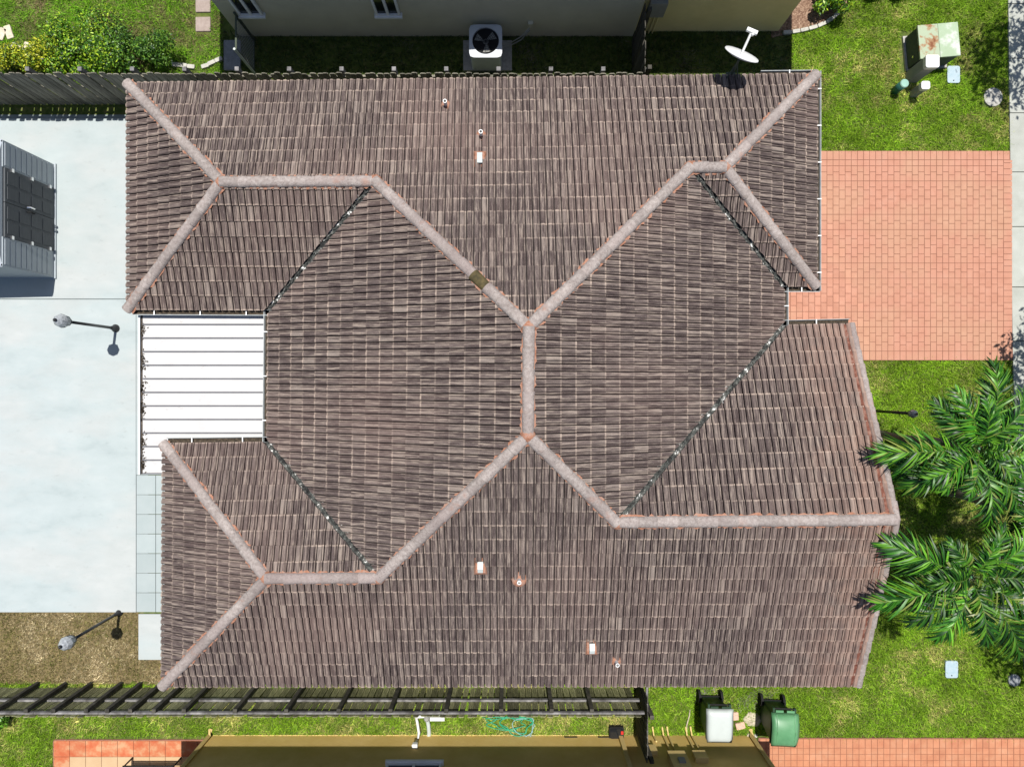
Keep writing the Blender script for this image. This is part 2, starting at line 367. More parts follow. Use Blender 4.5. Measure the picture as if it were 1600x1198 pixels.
# sidewalk
sd = struct(MB().prism([(12.75, -60), (13.7, -60), (13.7, 60), (12.75, 60)], -.1, .015).build('sidewalk', 'grout'))
edge = [(0, 1573), (560, 1580), (700, 1585), (950, 1597), (1200, 1602)]
def edge_x(v):
    v = max(-400, min(1600, v))
    for (va, ua), (vb, ub) in zip(edge, edge[1:]):
        if v <= vb: return ua+(ub-ua)*(v-va)/(vb-va)
    return edge[-1][1]
vy = -350.0
joints = [v for v in (-430, -340, -250, -160, -75, 8, 93, 178, 270, 355, 449, 533, 621, 709, 797, 885, 973, 1061, 1149, 1237, 1325, 1413)]
for va, vb in zip(joints, joints[1:]):
    A, B = W(edge_x(va), va+.6), W(edge_x(vb), vb-.6)
    MB().prism([(A.x, A.y), (A.x+1.55, A.y), (B.x+1.55, B.y), (B.x, B.y)], -.05, .06).build('concrete_slab', 'walk', sd)
# terracotta patio of the yellow house
tp = struct(MB().prism(PX([(84, 1154), (345, 1154), (345, 1330), (84, 1330)]), -.1, .03).build('terrace', 'sand'))
a = W(85.5, 1155.5); T = .395
tt = {k: paver_mesh(T, T, k, 'floor_tile', .0, .045) for k in ('terra', 'peach')}
for i in range(10):
    for j in range(6):
        link('floor_tile', tt['terra' if i == 0 or j == 0 else 'peach'], tp, (a.x+i*T, a.y-(j+1)*T, 0))
# mulch bed
struct(MB().prism(PX([(1205, 60), (1238, 52), (1270, 46), (1300, 33), (1325, 12), (1335, -40), (1205, -40)]), -.05, .02).build('mulch_bed', 'mulch'))
struct(MB().prism(PX([(-60, 956), (217, 956), (217, 1030), (262, 1030), (262, 1068), (-60, 1068)]), -.05, .008).build('dry_bed', 'straw_soil'))

# ================================================================== GRASS (blades)
def grass(name, polys, dens, pal, hgt=(.04, .09), wid=.017, holes=(), dry=.24, seed=1, label=None):
    r = np.random.default_rng(seed); X = []; Y = []
    for P in polys:
        P = np.array(P); lo, hi = P.min(0), P.max(0); n = int((hi-lo).prod()*dens)
        x = r.uniform(lo[0], hi[0], n); y = r.uniform(lo[1], hi[1], n); k = inpoly(x, y, P)
        for h in holes: k &= ~inpoly(x, y, h)
        k &= r.random(n) < .45+.75*vnoise(x, y, 5.1)
        X.append(x[k]); Y.append(y[k])
    x = np.concatenate(X); y = np.concatenate(Y); n = len(x)
    h = r.uniform(*hgt, n); th = r.uniform(0, 6.283, n); ln = r.uniform(.5, 1.7, n)*h; w = wid*r.uniform(.7, 1.5, n)
    ph = r.uniform(0, 6.283, n)
    bx, by = np.cos(ph)*w/2, np.sin(ph)*w/2
    V = np.empty((n, 3, 3)); V[:, 0] = np.c_[x-bx, y-by, np.zeros(n)]; V[:, 1] = np.c_[x+bx, y+by, np.zeros(n)]
    V[:, 2] = np.c_[x+np.cos(th)*ln, y+np.sin(th)*ln, h]
    d = vnoise(x, y, 1.3)*.45+vnoise(x, y, 4.3)*.35+r.random(n)*.38
    pal = np.array(pal); t = np.clip((d-.36-(1-dry)*.42)/.25, 0, 1)[:, None]
    g = pal[0]+(pal[1]-pal[0])*r.random(n)[:, None]; c = g*(1-t)+(pal[2]*(.7+.6*r.random(n)[:, None]))*t; c *= (.55+.9*r.random(n)**1.5)[:, None]
    c *= (.62+.5*vnoise(x, y, 2.2)+.3*vnoise(x, y, 7.7))[:, None]
    o = link(name, fastmesh(name, V.reshape(-1, 3), np.arange(n*3).reshape(n, 3), 'grass', np.repeat(c, 3, 0)))
    o['kind'] = 'stuff'; o['label'] = label; o['category'] = 'grass'; return o
PAL = [(.14, .29, .014), (.32, .50, .034), (.56, .50, .18)]
grass('grass', [PX([(1236, -30), (1574, -30), (1577, 238), (1236, 238)])], 3600, PAL, seed=2,
      holes=[PX([(1200, 62), (1238, 52), (1270, 46), (1300, 33), (1325, 12), (1335, -40), (1200, -40)]), PX([(1405, 50), (1470, 45), (1480, 110), (1405, 115)]), PX([(1477, 103), (1499, 103), (1499, 133), (1477, 133)]), PX([(1535, 139), (1565, 139), (1565, 168), (1535, 168)])],
      label='sunny green lawn around the rusty utility box')
grass('grass', [PX([(1290, 562), (1581, 562), (1586, 700), (1597, 950), (1602, 1152), (1290, 1152)]), PX([(1014, 1050), (1292, 1050), (1292, 1152), (1014, 1152)])],
      3400, PAL, seed=3, holes=[PX([(1474, 1029), (1496, 1029), (1496, 1059), (1474, 1059)]), PX([(1573, 1050), (1594, 1050), (1594, 1072), (1573, 1072)]), PX([(1148, 1148), (1230, 1148), (1230, 1160), (1148, 1160)])], label='green lawn between the two paver driveways under the palms')
grass('grass', [PX([(-30, 1066), (1008, 1066), (1008, 1150), (-30, 1150)]), PX([(-30, 1149), (84, 1149), (84, 1240), (-30, 1240)])],
      3000, PAL, seed=4, dry=.5, label='narrow lawn strip beside the yellow house')
grass('grass', [PX([(-30, -30), (348, -30), (348, 122), (-30, 122)])], 2300, [(.11, .31, .012), (.27, .50, .028), (.24, .18, .10)], seed=5, dry=.42,
      holes=[PX([(304, -10), (331, -10), (331, 53), (304, 53)])], label='patchy bright green lawn behind the clipped shrubs')
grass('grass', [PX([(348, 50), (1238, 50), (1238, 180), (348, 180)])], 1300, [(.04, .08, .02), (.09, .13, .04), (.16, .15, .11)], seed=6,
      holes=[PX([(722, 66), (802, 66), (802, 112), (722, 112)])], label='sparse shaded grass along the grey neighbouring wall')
grass('dry_grass', [PX([(-30, 957), (216, 957), (216, 1029), (258, 1029), (258, 1067), (-30, 1067)])], 2600,
      [(.12, .14, .03), (.33, .26, .11), (.62, .52, .32)], hgt=(.015, .06), wid=.022, seed=7, dry=.5, label='straw coloured dry grass and leaf litter bed')
grass('dry_grass', [PX([(1085, 1072), (1130, 1072), (1115, 1096), (1085, 1092)]), PX([(1150, 1092), (1185, 1074), (1215, 1078), (1190, 1104), (1155, 1110)])], 2600,
      [(.22, .20, .17), (.36, .33, .29), (.50, .47, .42)], hgt=(.02, .08), wid=.012, seed=8, label='grey dead grass patch beside the wheeled bins')

# ================================================================== THE HOUSE
HE, PITCH = 2.60, .43
E = {k: W(u, v, HE) for k, (u, v) in dict(P0=(201, 132), P1=(1274, 118), P2=(1274, 447), P3=(1223, 447), P4=(1223, 509), P5=(1326, 507), P6=(1337, 1069),
     P7=(255, 1070), P8=(257, 693), P9=(419, 691), P10=(421, 484), P11=(201, 483)).items()}
class Plane:                                   # z = HE + PITCH * distance inside the eave line a->b (clockwise eave outline)
    def __init__(s, a, b):
        s.a = E[a]; s.e = (E[b]-E[a]).to_2d().normalized(); s.n = Vector((s.e.y, -s.e.x)); s.ang = math.atan2(s.e.y, s.e.x)
        s.g = Vector((PITCH*s.n.x, PITCH*s.n.y)); s.c = HE-s.g.dot(s.a.to_2d())
    def z(s, x, y): return s.g.x*x+s.g.y*y+s.c
PL = dict(N=Plane('P0', 'P1'), E1=Plane('P1', 'P2'), SR=Plane('P2', 'P3'), EC=Plane('P3', 'P4'), GN=Plane('P4', 'P5'), S=Plane('P6', 'P7'),
          W2=Plane('P7', 'P8'), N2=Plane('P8', 'P9'), WC=Plane('P9', 'P10'), S1=Plane('P10', 'P11'), W1=Plane('P11', 'P0'))
def meet(*k):
    A = np.array([[PL[q].g.x, PL[q].g.y, -1] for q in k]); B = np.array([-PL[q].c for q in k])
    return Vector(np.linalg.solve(A, B))
V = dict(E)
V.update(A=meet('N', 'W1', 'S1'), B=meet('N', 'S1', 'WC'), Cc=meet('N', 'WC', 'EC'), D=meet('N', 'EC', 'SR'), Ee=meet('N', 'E1', 'SR'),
         F=meet('S', 'WC', 'EC'), G=meet('S', 'EC', 'GN'), I=meet('S', 'WC', 'N2'), J=meet('S', 'W2', 'N2'))
# gable end point: ridge S/GN cut by the vertical plane through the rake
p5, p6 = E['P5'], E['P6']
d = Vector((1, 0)); A_ = np.array([[PL['S'].g.x-PL['GN'].g.x, PL['S'].g.y-PL['GN'].g.y], [p6.y-p5.y, -(p6.x-p5.x)]])
B_ = np.array([PL['GN'].c-PL['S'].c, p5.x*(p6.y-p5.y)-p5.y*(p6.x-p5.x)])
hx, hy = np.linalg.solve(A_, B_); V['H'] = Vector((hx, hy, PL['S'].z(hx, hy)))
def foot(k, q): pl = PL[k]; p = V[q].to_2d()-pl.n*(pl.n.dot(V[q].to_2d()-pl.a.to_2d())); return Vector((p.x, p.y, HE))
V['b'] = foot('N', 'B'); V['d'] = foot('N', 'D'); V['i'] = foot('S', 'I'); V['g'] = foot('S', 'G')
PIECES = [('N', ['P0', 'b', 'B', 'A']), ('N', ['b', 'd', 'D', 'Cc', 'B']), ('N', ['d', 'P1', 'Ee', 'D']), ('E1', ['P1', 'P2', 'Ee']), ('SR', ['P2', 'P3', 'D', 'Ee']),
          ('EC', ['P3', 'P4', 'G', 'F', 'Cc', 'D']), ('GN', ['P4', 'P5', 'H', 'G']), ('S', ['P6', 'g', 'G', 'H']), ('S', ['g', 'i', 'I', 'F', 'G']), ('S', ['i', 'P7', 'J', 'I']),
          ('W2', ['P7', 'P8', 'J']), ('N2', ['P8', 'P9', 'I', 'J']), ('WC', ['P9', 'P10', 'B', 'Cc', 'F', 'I']), ('S1', ['P10', 'P11', 'A', 'B']), ('W1', ['P11', 'P0', 'A'])]
VALLEYS = [('P3', 'D'), ('P4', 'G'), ('P9', 'I'), ('P10', 'B')]
house = thing('house', 'long single storey house with brown concrete tile roof and pale ridge caps', 'house')
deck = MB()
for k, P in PIECES: deck.add([V[q]-Vector((0, 0, .03)) for q in P], [tuple(range(len(P)))[::-1]])
roof = deck.build('roof', 'deck', house)
# tiles ------------------------------------------------------------
RW, CW, LEN = .14, .285, .335
prof1 = [(.009, -.012), (.011, .020), (.030, .040), (.058, .044), (.086, .034), (.099, .012), (.101, -.004), (.108, .010), (.130, .008), (.131, -.012)]
prof = prof1+[(u+RW, z) for u, z in prof1]; GAP = len(prof1)-1
def tile_geo(seed):
    V_, A_, F_ = [], [], []
    n = len(prof)
    for (vv, lift) in ((0, .036), (LEN, .0)):
        for u, z in prof: V_.append((u, vv, PITCH*vv+z+lift+.012)); A_.append((u, vv/LEN, seed))
    for u, z in prof: V_.append((u, .004, z-.008)); A_.append((u, .5, seed))
    for i in range(n-1):
        if i == GAP: continue                    # open joint between the two rolls
        F_.append((i, i+1, n+i+1, n+i)); F_.append((2*n+i, 2*n+i+1, i+1, i))
    return V_, A_, F_
def add_tuv(me, A):
    a = me.attributes.new('tuv', 'FLOAT_VECTOR', 'POINT'); a.data.foreach_set('vector', np.array(A, np.float32).ravel())
def clip(poly, hp):                            # poly: list of 6-vectors; keep nx*x+ny*y+c >= 0
    out = []; nx, ny, c = hp
    for i in range(len(poly)):
        p, q = poly[i], poly[(i+1) % len(poly)]; dp, dq = nx*p[0]+ny*p[1]+c, nx*q[0]+ny*q[1]+c
        if dp >= 0: out.append(p)
        if (dp >= 0) != (dq >= 0):
            t = dp/(dp-dq); out.append(tuple(p[j]+t*(q[j]-p[j]) for j in range(6)))
    return out
full = []; fV, fA, fF = [], [], []
VARI = [tile_geo(s*3.37+.5) for s in range(16)]
def halfplanes(k, P):
    hs = []; cx = sum(V[q].x for q in P)/len(P); cy = sum(V[q].y for q in P)/len(P)
    for q0, q1 in zip(P, P[1:]+P[:1]):
        a, b = V[q0], V[q1]
        if abs(a.z-HE) < .01 and abs(b.z-HE) < .01 and not ({q0, q1} <= {'P5', 'P6'}): continue   # eave edge: tiles overhang it
        nx, ny = -(b.y-a.y), b.x-a.x; l = math.hypot(nx, ny); nx, ny = nx/l, ny/l; c = -(nx*a.x+ny*a.y)
        if nx*cx+ny*cy+c < 0: nx, ny, c = -nx, -ny, -c
        if (q0, q1) in VALLEYS or (q1, q0) in VALLEYS: c -= .05
        hs.append((nx, ny, c))
    return hs
for k in PL:
    pl = PL[k]; parts = [halfplanes(k, P) for kk, P in PIECES if kk == k]
    pts = [V[q].to_2d()-pl.a.to_2d() for kk, P in PIECES if kk == k for q in P]
    s0, s1 = min(p.dot(pl.e) for p in pts), max(p.dot(pl.e) for p in pts); tmax = max(p.dot(pl.n) for p in pts)
    rowoff = random.random()*.14
    for r_ in range(int(tmax/CW)+2):
        for c_ in range(-1, int((s1-s0)/.28)+2):
            s = s0+c_*.28-rowoff; t = r_*CW-.024
            o = pl.a.to_2d()+pl.e*s+pl.n*t; z0 = HE+PITCH*t
            corner = [o+pl.e*x+pl.n*y for x in (0, .28) for y in (0, LEN)]
            inside = [all(all(h[0]*p.x+h[1]*p.y+h[2] >= 0 for h in hs) for p in corner) for hs in parts]
            vi = random.randrange(16)
            if any(inside):
                full.append((o.x, o.y, z0, pl.ang, vi)); continue
            tv, ta, tf = VARI[vi]; sd_ = random.random()*90
            wv = [tuple((lambda q: (q.x, q.y))(o+pl.e*x+pl.n*y))+(z0+z,) for x, y, z in tv]
            for hs in parts:
                if any(all(h[0]*p.x+h[1]*p.y+h[2] < -.0 for p in corner) for h in hs): continue
                for f in tf:
                    poly = [wv[i]+(ta[i][0], ta[i][1], sd_) for i in f]
                    for h in hs:
                        poly = clip(poly, h)
                        if len(poly) < 3: break
                    if len(poly) >= 3:
                        b0 = len(fV); fV += [p[:3] for p in poly]; fA += [p[3:] for p in poly]; fF.append(tuple(range(b0, b0+len(poly))))
# e = along eave, n = inward = e rotated -90deg -> mirror the local frame so (x, y) -> (e, n)
full.sort(key=lambda t: t[0]**2+t[1]**2+(CAMH-t[2])**2)
tmesh = []
for tv, ta, tf in VARI:
    mb = MB(); mb.add([(x, -y, z) for x, y, z in tv], [f[::-1] for f in tf]); me = mb.mesh('roof_tile', 'tile'); add_tuv(me, ta); tmesh.append(me)
for k, (x, y, z, ang, vi) in enumerate(full):
    if k < 300: link('roof_tile', tmesh[vi], roof, (x, y, z+random.uniform(-.002, .003)), ang)
    else:
        tv, ta, tf = VARI[vi]; ca, sa = math.cos(ang), math.sin(ang); b0 = len(fV); sd_ = random.random()*90; dz = random.uniform(-.002, .003)
        fV += [(x+ca*p[0]+sa*p[1], y+sa*p[0]-ca*p[1], z+p[2]+dz) for p in tv]; fA += [(p[0], p[1], sd_) for p in ta]
        fF += [tuple(b0+i for i in f[::-1]) for f in tf]
mb = MB(); mb.v, mb.f = fV, fF
fo = mb.build('roof_tile_field', 'tile', roof); add_tuv(fo.data, fA); stuff(fo)
# ridge, hip and rake caps -----------------------------------------
def cap_mesh(mt, L=.42, r0=.114, r1=.101):
    n = 7; Vv = []
    for (x, r) in ((0, r0), (L, r1)):
        for i in range(n+1):
            a = math.pi*i/n; Vv.append((x, r*math.cos(a), r*.72*math.sin(a)+(.016 if x == 0 else 0)))
    for i in range(n+1): a = math.pi*i/n; Vv.append((.002, (r0-.022)*math.cos(a), (r0-.022)*.7*math.sin(a)))
    Vv += Vv[:n+1]; F = [(i, n+1+i, n+2+i, i+1) for i in range(n)]+[(2*n+2+i, 3*n+3+i, 3*n+4+i, 2*n+3+i) for i in range(n)]
    return MB().add(Vv, F).mesh('ridge_cap', mt, True)
capm, capd, capr = cap_mesh('cap'), cap_mesh('cap_dark'), cap_mesh('cap', .36, .072, .062)
def orient(o, p, d):
    d = d.normalized(); y = Vector((0, 0, 1)).cross(d).normalized(); z = d.cross(y)
    o.matrix_basis = Matrix.Translation(p) @ Matrix((d, y, z)).transposed().to_4x4()
def caps(a, b, name='ridge_cap', lift=.035, step=.37, dark=None, ext=0):
    d = b-a; L = d.length+ext; d.normalize(); n = max(1, round(L/step)); st = L/n
    for i in range(n):
        p = a+d*(i*st-.02)+Vector((random.uniform(-.004, .004), random.uniform(-.004, .004), lift))
        o = link(name, capd if dark is not None and i == dark else (capr if name == 'rake_tile' else capm), roof); orient(o, p, d+Vector((random.uniform(-.008, .008), random.uniform(-.008, .008), 0)))
        if dark is not None and i == dark: o['label'] = 'algae darkened ridge cap'
def ribbon(a, b, w, lift, m, name, parent, jit=.02, n=None, drop=.45, off=0):
    """low ridge-shaped strip of mortar or metal following a line"""
    d = b-a; n = n or max(3, int(d.length/.06)); y = Vector((0, 0, 1)).cross(d).normalized(); Vv, F = [], []
    for i in range(n+1):
        p = a+d*(i/n)+y*off; l, r = w+random.uniform(-jit, jit), w+random.uniform(-jit, jit)
        Vv += [p+y*l+Vector((0, 0, lift-l*drop)), p+Vector((0, 0, lift)), p-y*r+Vector((0, 0, lift-r*drop))]
    for i in range(n): F += [(3*i, 3*i+1, 3*i+4, 3*i+3), (3*i+1, 3*i+2, 3*i+5, 3*i+4)]
    return MB().add(Vv, F).build(name, m, parent)
LINES = [('P0', 'A', None), ('P11', 'A', None), ('A', 'B', None), ('B', 'Cc', 8), ('D', 'Cc', None), ('Ee', 'D', None), ('P1', 'Ee', None), ('P2', 'Ee', None), ('Cc', 'F', None),
         ('G', 'F', None), ('H', 'G', None), ('I', 'F', None), ('J', 'I', None), ('P7', 'J', None), ('P8', 'J', None)]
for q0, q1, dk in LINES:
    a, b = V[q0].copy(), V[q1].copy(); hip = abs(b.z-a.z) > .05
    caps(a, b, dark=dk); sl = PITCH*(.7 if hip else 1)
    ribbon(a, b, .125, .068, 'mortar', 'mortar_bed', roof, jit=.03, drop=sl*.95)
for q in ('A', 'B', 'Cc', 'D', 'Ee', 'F', 'G', 'I', 'J'):
    p = V[q]; MB().lathe([(.15, -.03), (.13, .06), (.07, .105), (.02, .115)], (p.x, p.y, p.z), 9, random.random()).build('mortar_joint', 'mortar', roof, True)
for q0 in ('P5', 'P6'):                         # rakes of the gable end
    a, b = V[q0].copy(), V['H'].copy(); s = Vector((-.03, 0, 0)); o = Vector((.05, 0, 0))
    caps(a+o, b+o, 'rake_tile', lift=.02, step=.31)
    ribbon(a+Vector((-.135, 0, 0)), b+Vector((-.135, 0, 0)), .055, .055, 'mortar_red', 'rake_mortar', roof, jit=.012, drop=.1)
for q0, q1 in VALLEYS:
    a, b = V[q0], V[q1]; ribbon(a, b, .10, .0, 'valley', 'valley_flashing', roof, jit=.0, drop=-.25)
    mb = MB()                                   # peeling sealant and leaf litter lying in the valley
    for i in range(int((b-a).length/.035)):
        t = random.random(); p = a+(b-a)*t; y = Vector((-(b-a).y, (b-a).x, 0)).normalized()*random.uniform(-.03, .03)
        mb.box(p+y+Vector((0, 0, .03)), (random.uniform(.02, .09), random.uniform(.012, .03), .02), math.atan2((b-a).y, (b-a).x)+random.uniform(-.5, .5))
    stuff(mb.build('valley_litter', 'valley', roof))
# soffit, walls, gable wall
out = ['P0', 'P1', 'P2', 'P3', 'P4', 'P5', 'P6', 'P7', 'P8', 'P9', 'P10', 'P11']
MB().prism([tuple(V[q])[:2] for q in out], HE-.20, HE-.045).build('soffit', 'alu', house)
def inset(ks, dd):
    P = [V[q].to_2d() for q in ks]; n = len(P); r = []
    for i in range(n):
        a, b, c = P[i-1], P[i], P[(i+1) % n]; e0, e1 = (b-a).normalized(), (c-b).normalized()
        n0, n1 = Vector((e0.y, -e0.x)), Vector((e1.y, -e1.x))
        k = 1+n0.dot(n1); r.append(b+(n0+n1)*dd/max(k, .2))
    return r
wp = inset(out, .45)
wall = MB()
for i in range(len(wp)):
    a, b = wp[i], wp[(i+1) % len(wp)]; wall.add([(a.x, a.y, 0), (b.x, b.y, 0), (b.x, b.y, HE-.19), (a.x, a.y, HE-.19)], [(0, 1, 2, 3)])
wall.build('wall', 'stucco', house)
MB().add([V['P5']+Vector((-.06, -.02, -.05)), V['P6']+Vector((-.06, .02, -.05)), V['H']+Vector((-.06, 0, -.06))], [(0, 1, 2)]).build('gable_wall', 'stucco', house)
def house_opening(name, x, y, z0, z1, w, axis, mt, fm):
    t = .04; mb = MB(); mb2 = MB()
    if axis == 'x': mb.box((x, y, (z0+z1)/2), (w, t, z1-z0)); mb2.box((x, y, (z0+z1)/2), (w-.16, t+.03, z1-z0-.16))
    else: mb.box((x, y, (z0+z1)/2), (t, w, z1-z0)); mb2.box((x, y, (z0+z1)/2), (t+.03, w-.16, z1-z0-.16))
    o = mb.build(name, fm, house); mb2.build('pane', mt, o)
for w_ in (-4.8, -1.9): house_opening('window', 6.85, w_, .9, 2.0, 1.3, 'y', 'glass', 'alu')
house_opening('window', 5.93, 4.2, .9, 2.1, 1.5, 'y', 'glass', 'alu')
house_opening('door', 5.28, .7, .05, 2.1, .8, 'y', 's_trim', 'alu')
for y_ in (4.0, -4.0): house_opening('window', -7.58 if y_ > 0 else -6.9, y_, .9, 2.0, 1.3, 'y', 'glass', 'alu')
house_opening('door', -4.7, .0, .05, 2.1, 1.8, 'y', 'glass', 'alu')
# gutters
def gutter(a, b, inn, rim='gutter_rim', straps=True):
    """trough hanging outside the eave line a->b; inn = inward 2-vector"""
    d = (b-a); L = d.length; d.normalize(); y = Vector((-inn[0], -inn[1], 0)); z = Vector((0, 0, 1))
    pr = [(0, .0), (.004, -.10), (.085, -.10), (.105, .0), (.118, .004), (.118, -.008), (.108, -.012), (.092, -.112), (-.004, -.112), (-.004, .0)]
    P = [a+y*u+z*(w+.0) for u, w in pr]+[b+y*u+z*(w+.0) for u, w in pr]; n = len(pr)
    mb = MB().add(P, [(i, (i+1) % n, n+(i+1) % n, n+i) for i in range(n)]+[tuple(range(n)), tuple(range(2*n-1, n-1, -1))])
    o = mb.build('gutter', rim, house)
    MB().add([a+y*.002+z*-.055, a+y*.094+z*-.055, b+y*.094+z*-.055, b+y*.002+z*-.055], [(0, 1, 2, 3)]).build('gutter_debris', 'debris', o)
    if straps:
        k = max(1, int(L/.75))
        for i in range(k):
            p = a+d*((i+.5)*L/k); MB().box(p+y*.055+z*.012, (.022, .125, .012), math.atan2(d.y, d.x)).build('gutter_strap', 'alu', o)
    return o
zg = Vector((0, 0, .0))
def gl(q0, q1, k, e0=0, e1=0):
    a, b = V[q0].copy(), V[q1].copy(); d = (b-a).normalized(); n = PL[k].n
    gutter(a-d*e0-Vector((n.x, n.y, 0))*.005+zg, b+d*e1-Vector((n.x, n.y, 0))*.005+zg, n)
gl('P10', 'P11', 'S1', 0, -.06); gl('P9', 'P10', 'WC'); gl('P8', 'P9', 'N2', -.05, 0); gl('P1', 'P2', 'E1', .1, .1); gl('P2', 'P3', 'SR', .1, 0); gl('P3', 'P4', 'EC'); gl('P4', 'P5', 'GN', 0, .02)
a = V['P1']+(V['P0']-V['P1']).normalized()*1.15; gutter(a, V['P1']+Vector((.05, 0, 0)), PL['N'].n)
# roof vents
def on_roof(u, v, k):
    z = 3.5
    for _ in range(12): p = W(u, v, z); z = PL[k].z(p.x, p.y)
    return Vector((p.x, p.y, z))
def pipe_vent(u, v, k, f=1.2):
    p = on_roof(u, v, k); o = MB().lathe([(.10*f, -.03), (.085*f, .06), (.05*f, .085), (.045, .09)], p, 10).build('vent_boot', 'mortar', roof, True)
    MB().lathe([(.036, .05), (.036, .25), (.042, .25), (.042, .27), (.028, .27), (.028, .12)], p, 12).build('vent_pipe', 'white', o)
def box_vent(u, v, k):
    p = on_roof(u, v, k); n = PL[k].n; up = Vector((n.x, n.y, 0)); s = Vector((-n.y, n.x, 0)); pts = []
    MB().box(p+Vector((0, 0, .045)), (.25, .34, .06), 0, .75).build('vent_base', 'mortar', roof)
    q = [(-.10, .06), (-.10, .15), (.03, .18), (.11, .13), (.11, .06)]
    Vv = [p+up*x*-1+s*y+Vector((0, 0, z-.0*x)) for y in (-.052, .052) for x, z in q]; m_ = len(q)
    MB().add(Vv, [tuple(range(m_)), tuple(range(2*m_-1, m_-1, -1))]+[(i, (i+1) % m_, m_+(i+1) % m_, m_+i) for i in range(m_)]).build('box_vent', 'white2', roof)
for u, v, k in ((697, 166, 'N'), (752, 213, 'N'), (811, 904, 'S'), (962, 1031, 'S')): pipe_vent(u, v, k, 1.7 if u == 811 else 1.2)
for u, v, k in ((750, 250, 'N'), (751, 883, 'S'), (924, 1009, 'S')): box_vent(u, v, k)

# ================================================================== white patio cover
pc = thing('patio_cover', 'flat white patio cover of ribbed panels joined to the house eave', 'patio cover', W(320, 610))
PZ = 2.40; X0, X1 = W(223, 0, PZ).x, W(424, 0, PZ).x; off = -pc.location
yl = [W(0, 482, PZ).y]+[W(0, 507+21.15*i, PZ).y for i in range(12)]
for i in range(12):
    x1 = X1 if i < 10 else W(290, 0, PZ).x
    y1_, y0_ = yl[i], yl[i+1]; mb = MB()
    mb.span(X0, x1, y0_+.016, y1_-.006, PZ-.06, PZ); mb.v = [tuple(Vector(p)+off) for p in mb.v]; mb.build('panel', 'panel', pc)
    mb = MB().span(X0+.01, x1, y0_-.010, y0_+.016, PZ-.06, PZ+.034); mb.v = [tuple(Vector(p)+off) for p in mb.v]; mb.build('panel_rib', 'seam', pc)
ga, gb = W(219.5, 489, PZ), W(219.5, 741, PZ)
mb = MB().span(ga.x-.035, ga.x-.0, gb.y, ga.y, PZ-.12, PZ+.03); mb.v = [tuple(Vector(p)+off) for p in mb.v]; mb.build('gutter', 'alu', pc)
mb = MB().span(ga.x-.0, X0+.0, gb.y, ga.y, PZ-.12, PZ-.03)
mb.v = [tuple(Vector(p)+off) for p in mb.v]; mb.build('gutter_debris', 'debris', pc)
mb = MB()
for i in range(260):
    t = random.choice((.1, .3, .47, .6, .8, .93))+random.gauss(0, .03); y_ = gb.y+(ga.y-gb.y)*(1-t)
    if not gb.y < y_ < ga.y: continue
    mb.box((X0+abs(random.gauss(0, .05))-.03, y_, PZ+.006), (random.uniform(.02, .05), .015, .012), random.uniform(0, 3))
mb.v = [tuple(Vector(p)+off) for p in mb.v]; stuff(mb.build('leaf_litter', 'debris', pc))
for v_ in (495, 610, 730):
    p = W(222, v_, PZ); mb = MB().box((p.x, p.y, (PZ-.1)/2+.02), (.08, .08, PZ-.14)); mb.v = [tuple(Vector(p_)+off) for p_ in mb.v]; mb.build('post', 'alu', pc)

# ================================================================== shed
p0, p1 = W(87, 258, .05), W(87, 434, .05); SH = 1.86; yN, yS = p0.y, p1.y; xf = p0.x
sh = thing('garden_shed', 'grey resin garden shed with dark double doors on the pale patio', 'shed', (xf-1.1, (yN+yS)/2, .05)); o_ = -sh.location
def part(name, m, par, fn, smooth=False, offs=o_):
    mb = MB(); fn(mb); mb.v = [tuple(Vector(p)+offs) for p in mb.v]; return mb.build(name, m, par, smooth)
dN, dS = W(0, 295, .05).y, W(0, 393, .05).y
part('floor', 'shed_light', sh, lambda b: b.span(xf-2.2, xf+.03, yS-.02, yN+.02, .05, .10))
part('side_wall', 'shed_light', sh, lambda b: b.span(xf-2.2, xf-.02, yS, yS+.04, .1, SH))
part('side_wall', 'shed_light', sh, lambda b: b.span(xf-2.2, xf-.02, yN-.04, yN, .1, SH))
part('back_wall', 'shed_light', sh, lambda b: b.span(xf-2.24, xf-2.2, yS, yN, .1, SH))
def ribbed(b, ya, yb):
    b.span(xf-.05, xf-.012, ya, yb, .1, SH); n = 3
    for i in range(9): z = .22+i*.18; b.span(xf-.012, xf+.0, ya+.04, yb-.04, z, z+.14)
part('front_panel', 'shed_light', sh, lambda b: ribbed(b, dN, yN)); part('front_panel', 'shed_light', sh, lambda b: ribbed(b, yS, dS))
mid = (dN+dS)/2
for ya, yb in ((mid+.006, dN-.005), (dS+.005, mid-.006)):
    d_ = part('door', 'shed_dark', sh, lambda b: b.span(xf-.05, xf+.004, ya, yb, .12, SH-.05))
    for iz in range(4):
        for iy in range(2):
            y0_ = ya+.08+iy*(yb-ya-.1)/2; z0_ = .2+iz*.4
            part('door_panel', 'shed_dark', d_, lambda b: b.span(xf+.004, xf+.014, y0_, y0_+(yb-ya-.1)/2-.06, z0_, z0_+.34))
    ye = dN-.02 if yb > mid+.1 else dS+.02
    for z_ in (.3, .95, 1.6): part('hinge', 'chrome', d_, lambda b: b.box((xf+.02, ye, z_), (.04, .08, .07)))
    s_ = 1 if yb > mid+.1 else -1
    part('door_handle', 'chrome' if s_ > 0 else 'black', d_, lambda b: b.tube([(xf+.01, mid+s_*.05, .9), (xf+.07, mid+s_*.055, .93), (xf+.08, mid+s_*.055, 1.07), (xf+.01, mid+s_*.05, 1.1)], .018, 7))
